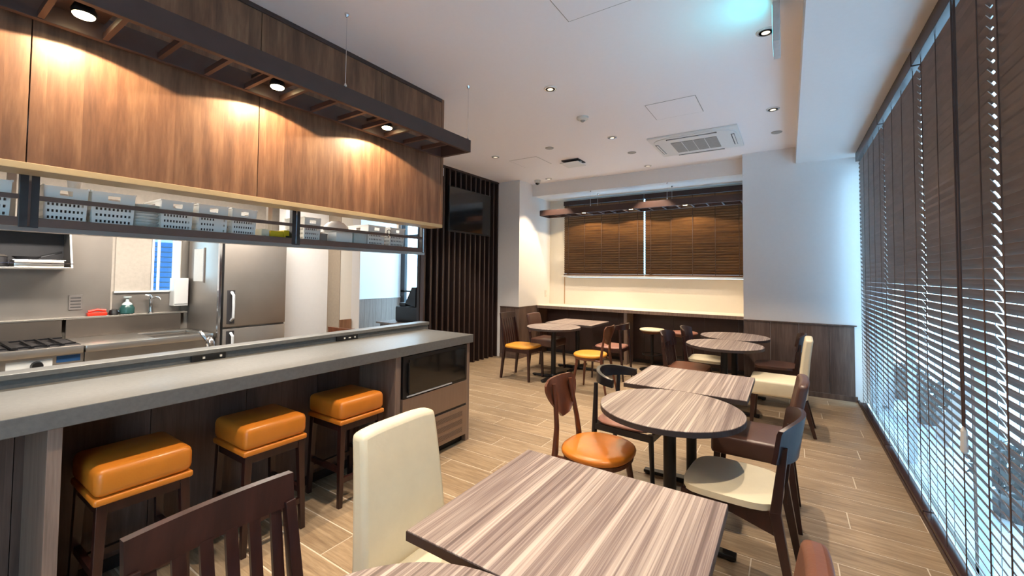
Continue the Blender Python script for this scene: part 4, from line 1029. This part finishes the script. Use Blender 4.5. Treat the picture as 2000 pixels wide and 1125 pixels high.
# place (x, y) is the seat centre; rz = 0 faces +X
finish(slat_chair('dark slat-back chair cut by the bottom left picture edge', top=.88), (-.925, .503), R(2))
c2 = slat_chair('dark slat-back chair with a yellow seat, left of the far left round table'); finish(c2, (-3.14, 5.08), R(0))
finish(parsons_chair('cream high-back upholstered chair at the left side of the nearest square table', top=.92), (-.955, 1.085), R(1))
finish(parsons_chair('cream high-back upholstered chair beside the far round tables, near the blinds', top=.885), (-.10, 4.86), R(179))
finish(pad_chair('brown leather chair with dark seat box, right of the middle square table'), (-.20, 3.10), R(180))
finish(pad_chair('light brown padded chair left of the far left square table'), (-3.13, 5.80), R(0))
finish(pad_chair('red-brown leather chair back at the bottom right, right of the nearest table', 'redbrown', top=.875), (-.228, 1.0), R(178))
finish(shield_chair('cherry wood shield-back chair with orange round seat in the middle'), (-.925, 2.335), R(-3))
finish(shield_chair('cherry wood chair with yellow seat right of the far left round table', 'yellow'), (-2.10, 5.02), R(180))
finish(bow_chair('black bow-back chair tucked at the middle round table'), (-.93, 2.98), R(-4))
finish(bow_chair('dark brown bow-back chair with rose seat near the far left square table', 'mahog'), (-2.12, 5.84), R(180))
finish(spindle_chair('dark spindle chair with cream saddle seat, right of the middle round table'), (-.235, 2.36), R(176))
finish(spindle_chair('dark spindle chair with reddish seat left of the nearer far round table', 'redbrown'), (-.93, 4.98), R(-3))
finish(spindle_chair('dark spindle chair with cream seat left of the farthest round table', 'cream'), (-.84, 5.58), R(0))
finish(spindle_chair('dark spindle chair with brown seat partly hidden behind the far cream chair', 'brownl'), (-.13, 5.66), R(180))
finish(slat_chair('dark wooden chair behind the bar, only its back top visible', 'cherry', 'brownl', top=.86), (-4.04, 3.04), R(98))

# ================================================================ STOOLS
def bar_stool(y, lab):
    t = thing('bar_stool', (-2.49, y, 0), lab, 'stool', 'orange leather bar stools under the counter')
    hx, hy = .178, .168
    part(t, 'seat_cushion', MB().box((-hx, -hy, .53), (hx, hy, .645), .030, 4), 'orange', True)
    part(t, 'seat_band', MB().box((-hx-.001, -hy-.001, .502), (hx+.001, hy+.001, .531), .010, 3), 'orange', True)
    part(t, 'seat_frame', MB().box((-hx+.015, -hy+.015, .46), (hx-.015, hy-.015, .503)), 'mahog')
    for sx in (-1, 1):
        for sy in (-1, 1):
            part(t, 'leg', MB().beam((sx*.165, sy*.155, 0), (sx*.15, sy*.14, .5), .026, .026, .036, .036, bev=.002), 'mahog')
    for sy in (-1, 1): part(t, 'stretcher', MB().beam((-.155, sy*.145, .22), (.155, sy*.145, .22), .022, .03), 'mahog')
    part(t, 'foot_bar', MB().beam((.16, -.15, .16), (.16, .15, .16), .03, .022, side=(0, 0, 1)), 'mahog')
    part(t, 'stretcher', MB().beam((-.16, -.15, .16), (-.16, .15, .16), .03, .022, side=(0, 0, 1)), 'mahog')
    return t
bar_stool(.683, 'orange leather bar stool nearest the camera, at the lower left')
bar_stool(1.235, 'orange leather bar stool in the middle of the three')
bar_stool(1.785, 'orange leather bar stool farthest, next to the undercounter cooler')
def round_stool(x, y, mt, lab):
    t = thing('round_stool', (x, y, 0), lab, 'stool', 'round stools at the window counter')
    part(t, 'seat', cushion(.185, .185, .60, .635, 2, 28), mt, True)
    part(t, 'seat_base', MB().lathe([(.06, .55), (.14, .565), (.175, .60)], (0, 0, 0), 28), 'cherry', True)
    part(t, 'column', MB().lathe([(.022, .01), (.022, .56)], (0, 0, 0), 12), 'iron', True)
    part(t, 'base_disc', MB().lathe([(.19, 0), (.19, .008), (.03, .025)], (0, 0, 0), 28), 'iron', True)
    part(t, 'foot_ring', MB().tube([(.14*math.cos(a), .14*math.sin(a), .24) for a in [2*PI*k/20 for k in range(21)]], .008, 6), 'iron', True)
    return t
round_stool(-1.76, 6.62, 'cream', 'cream round stool at the window counter, left of the rose one')
round_stool(-1.28, 6.55, 'pinkl', 'rose-brown round stool at the window counter')
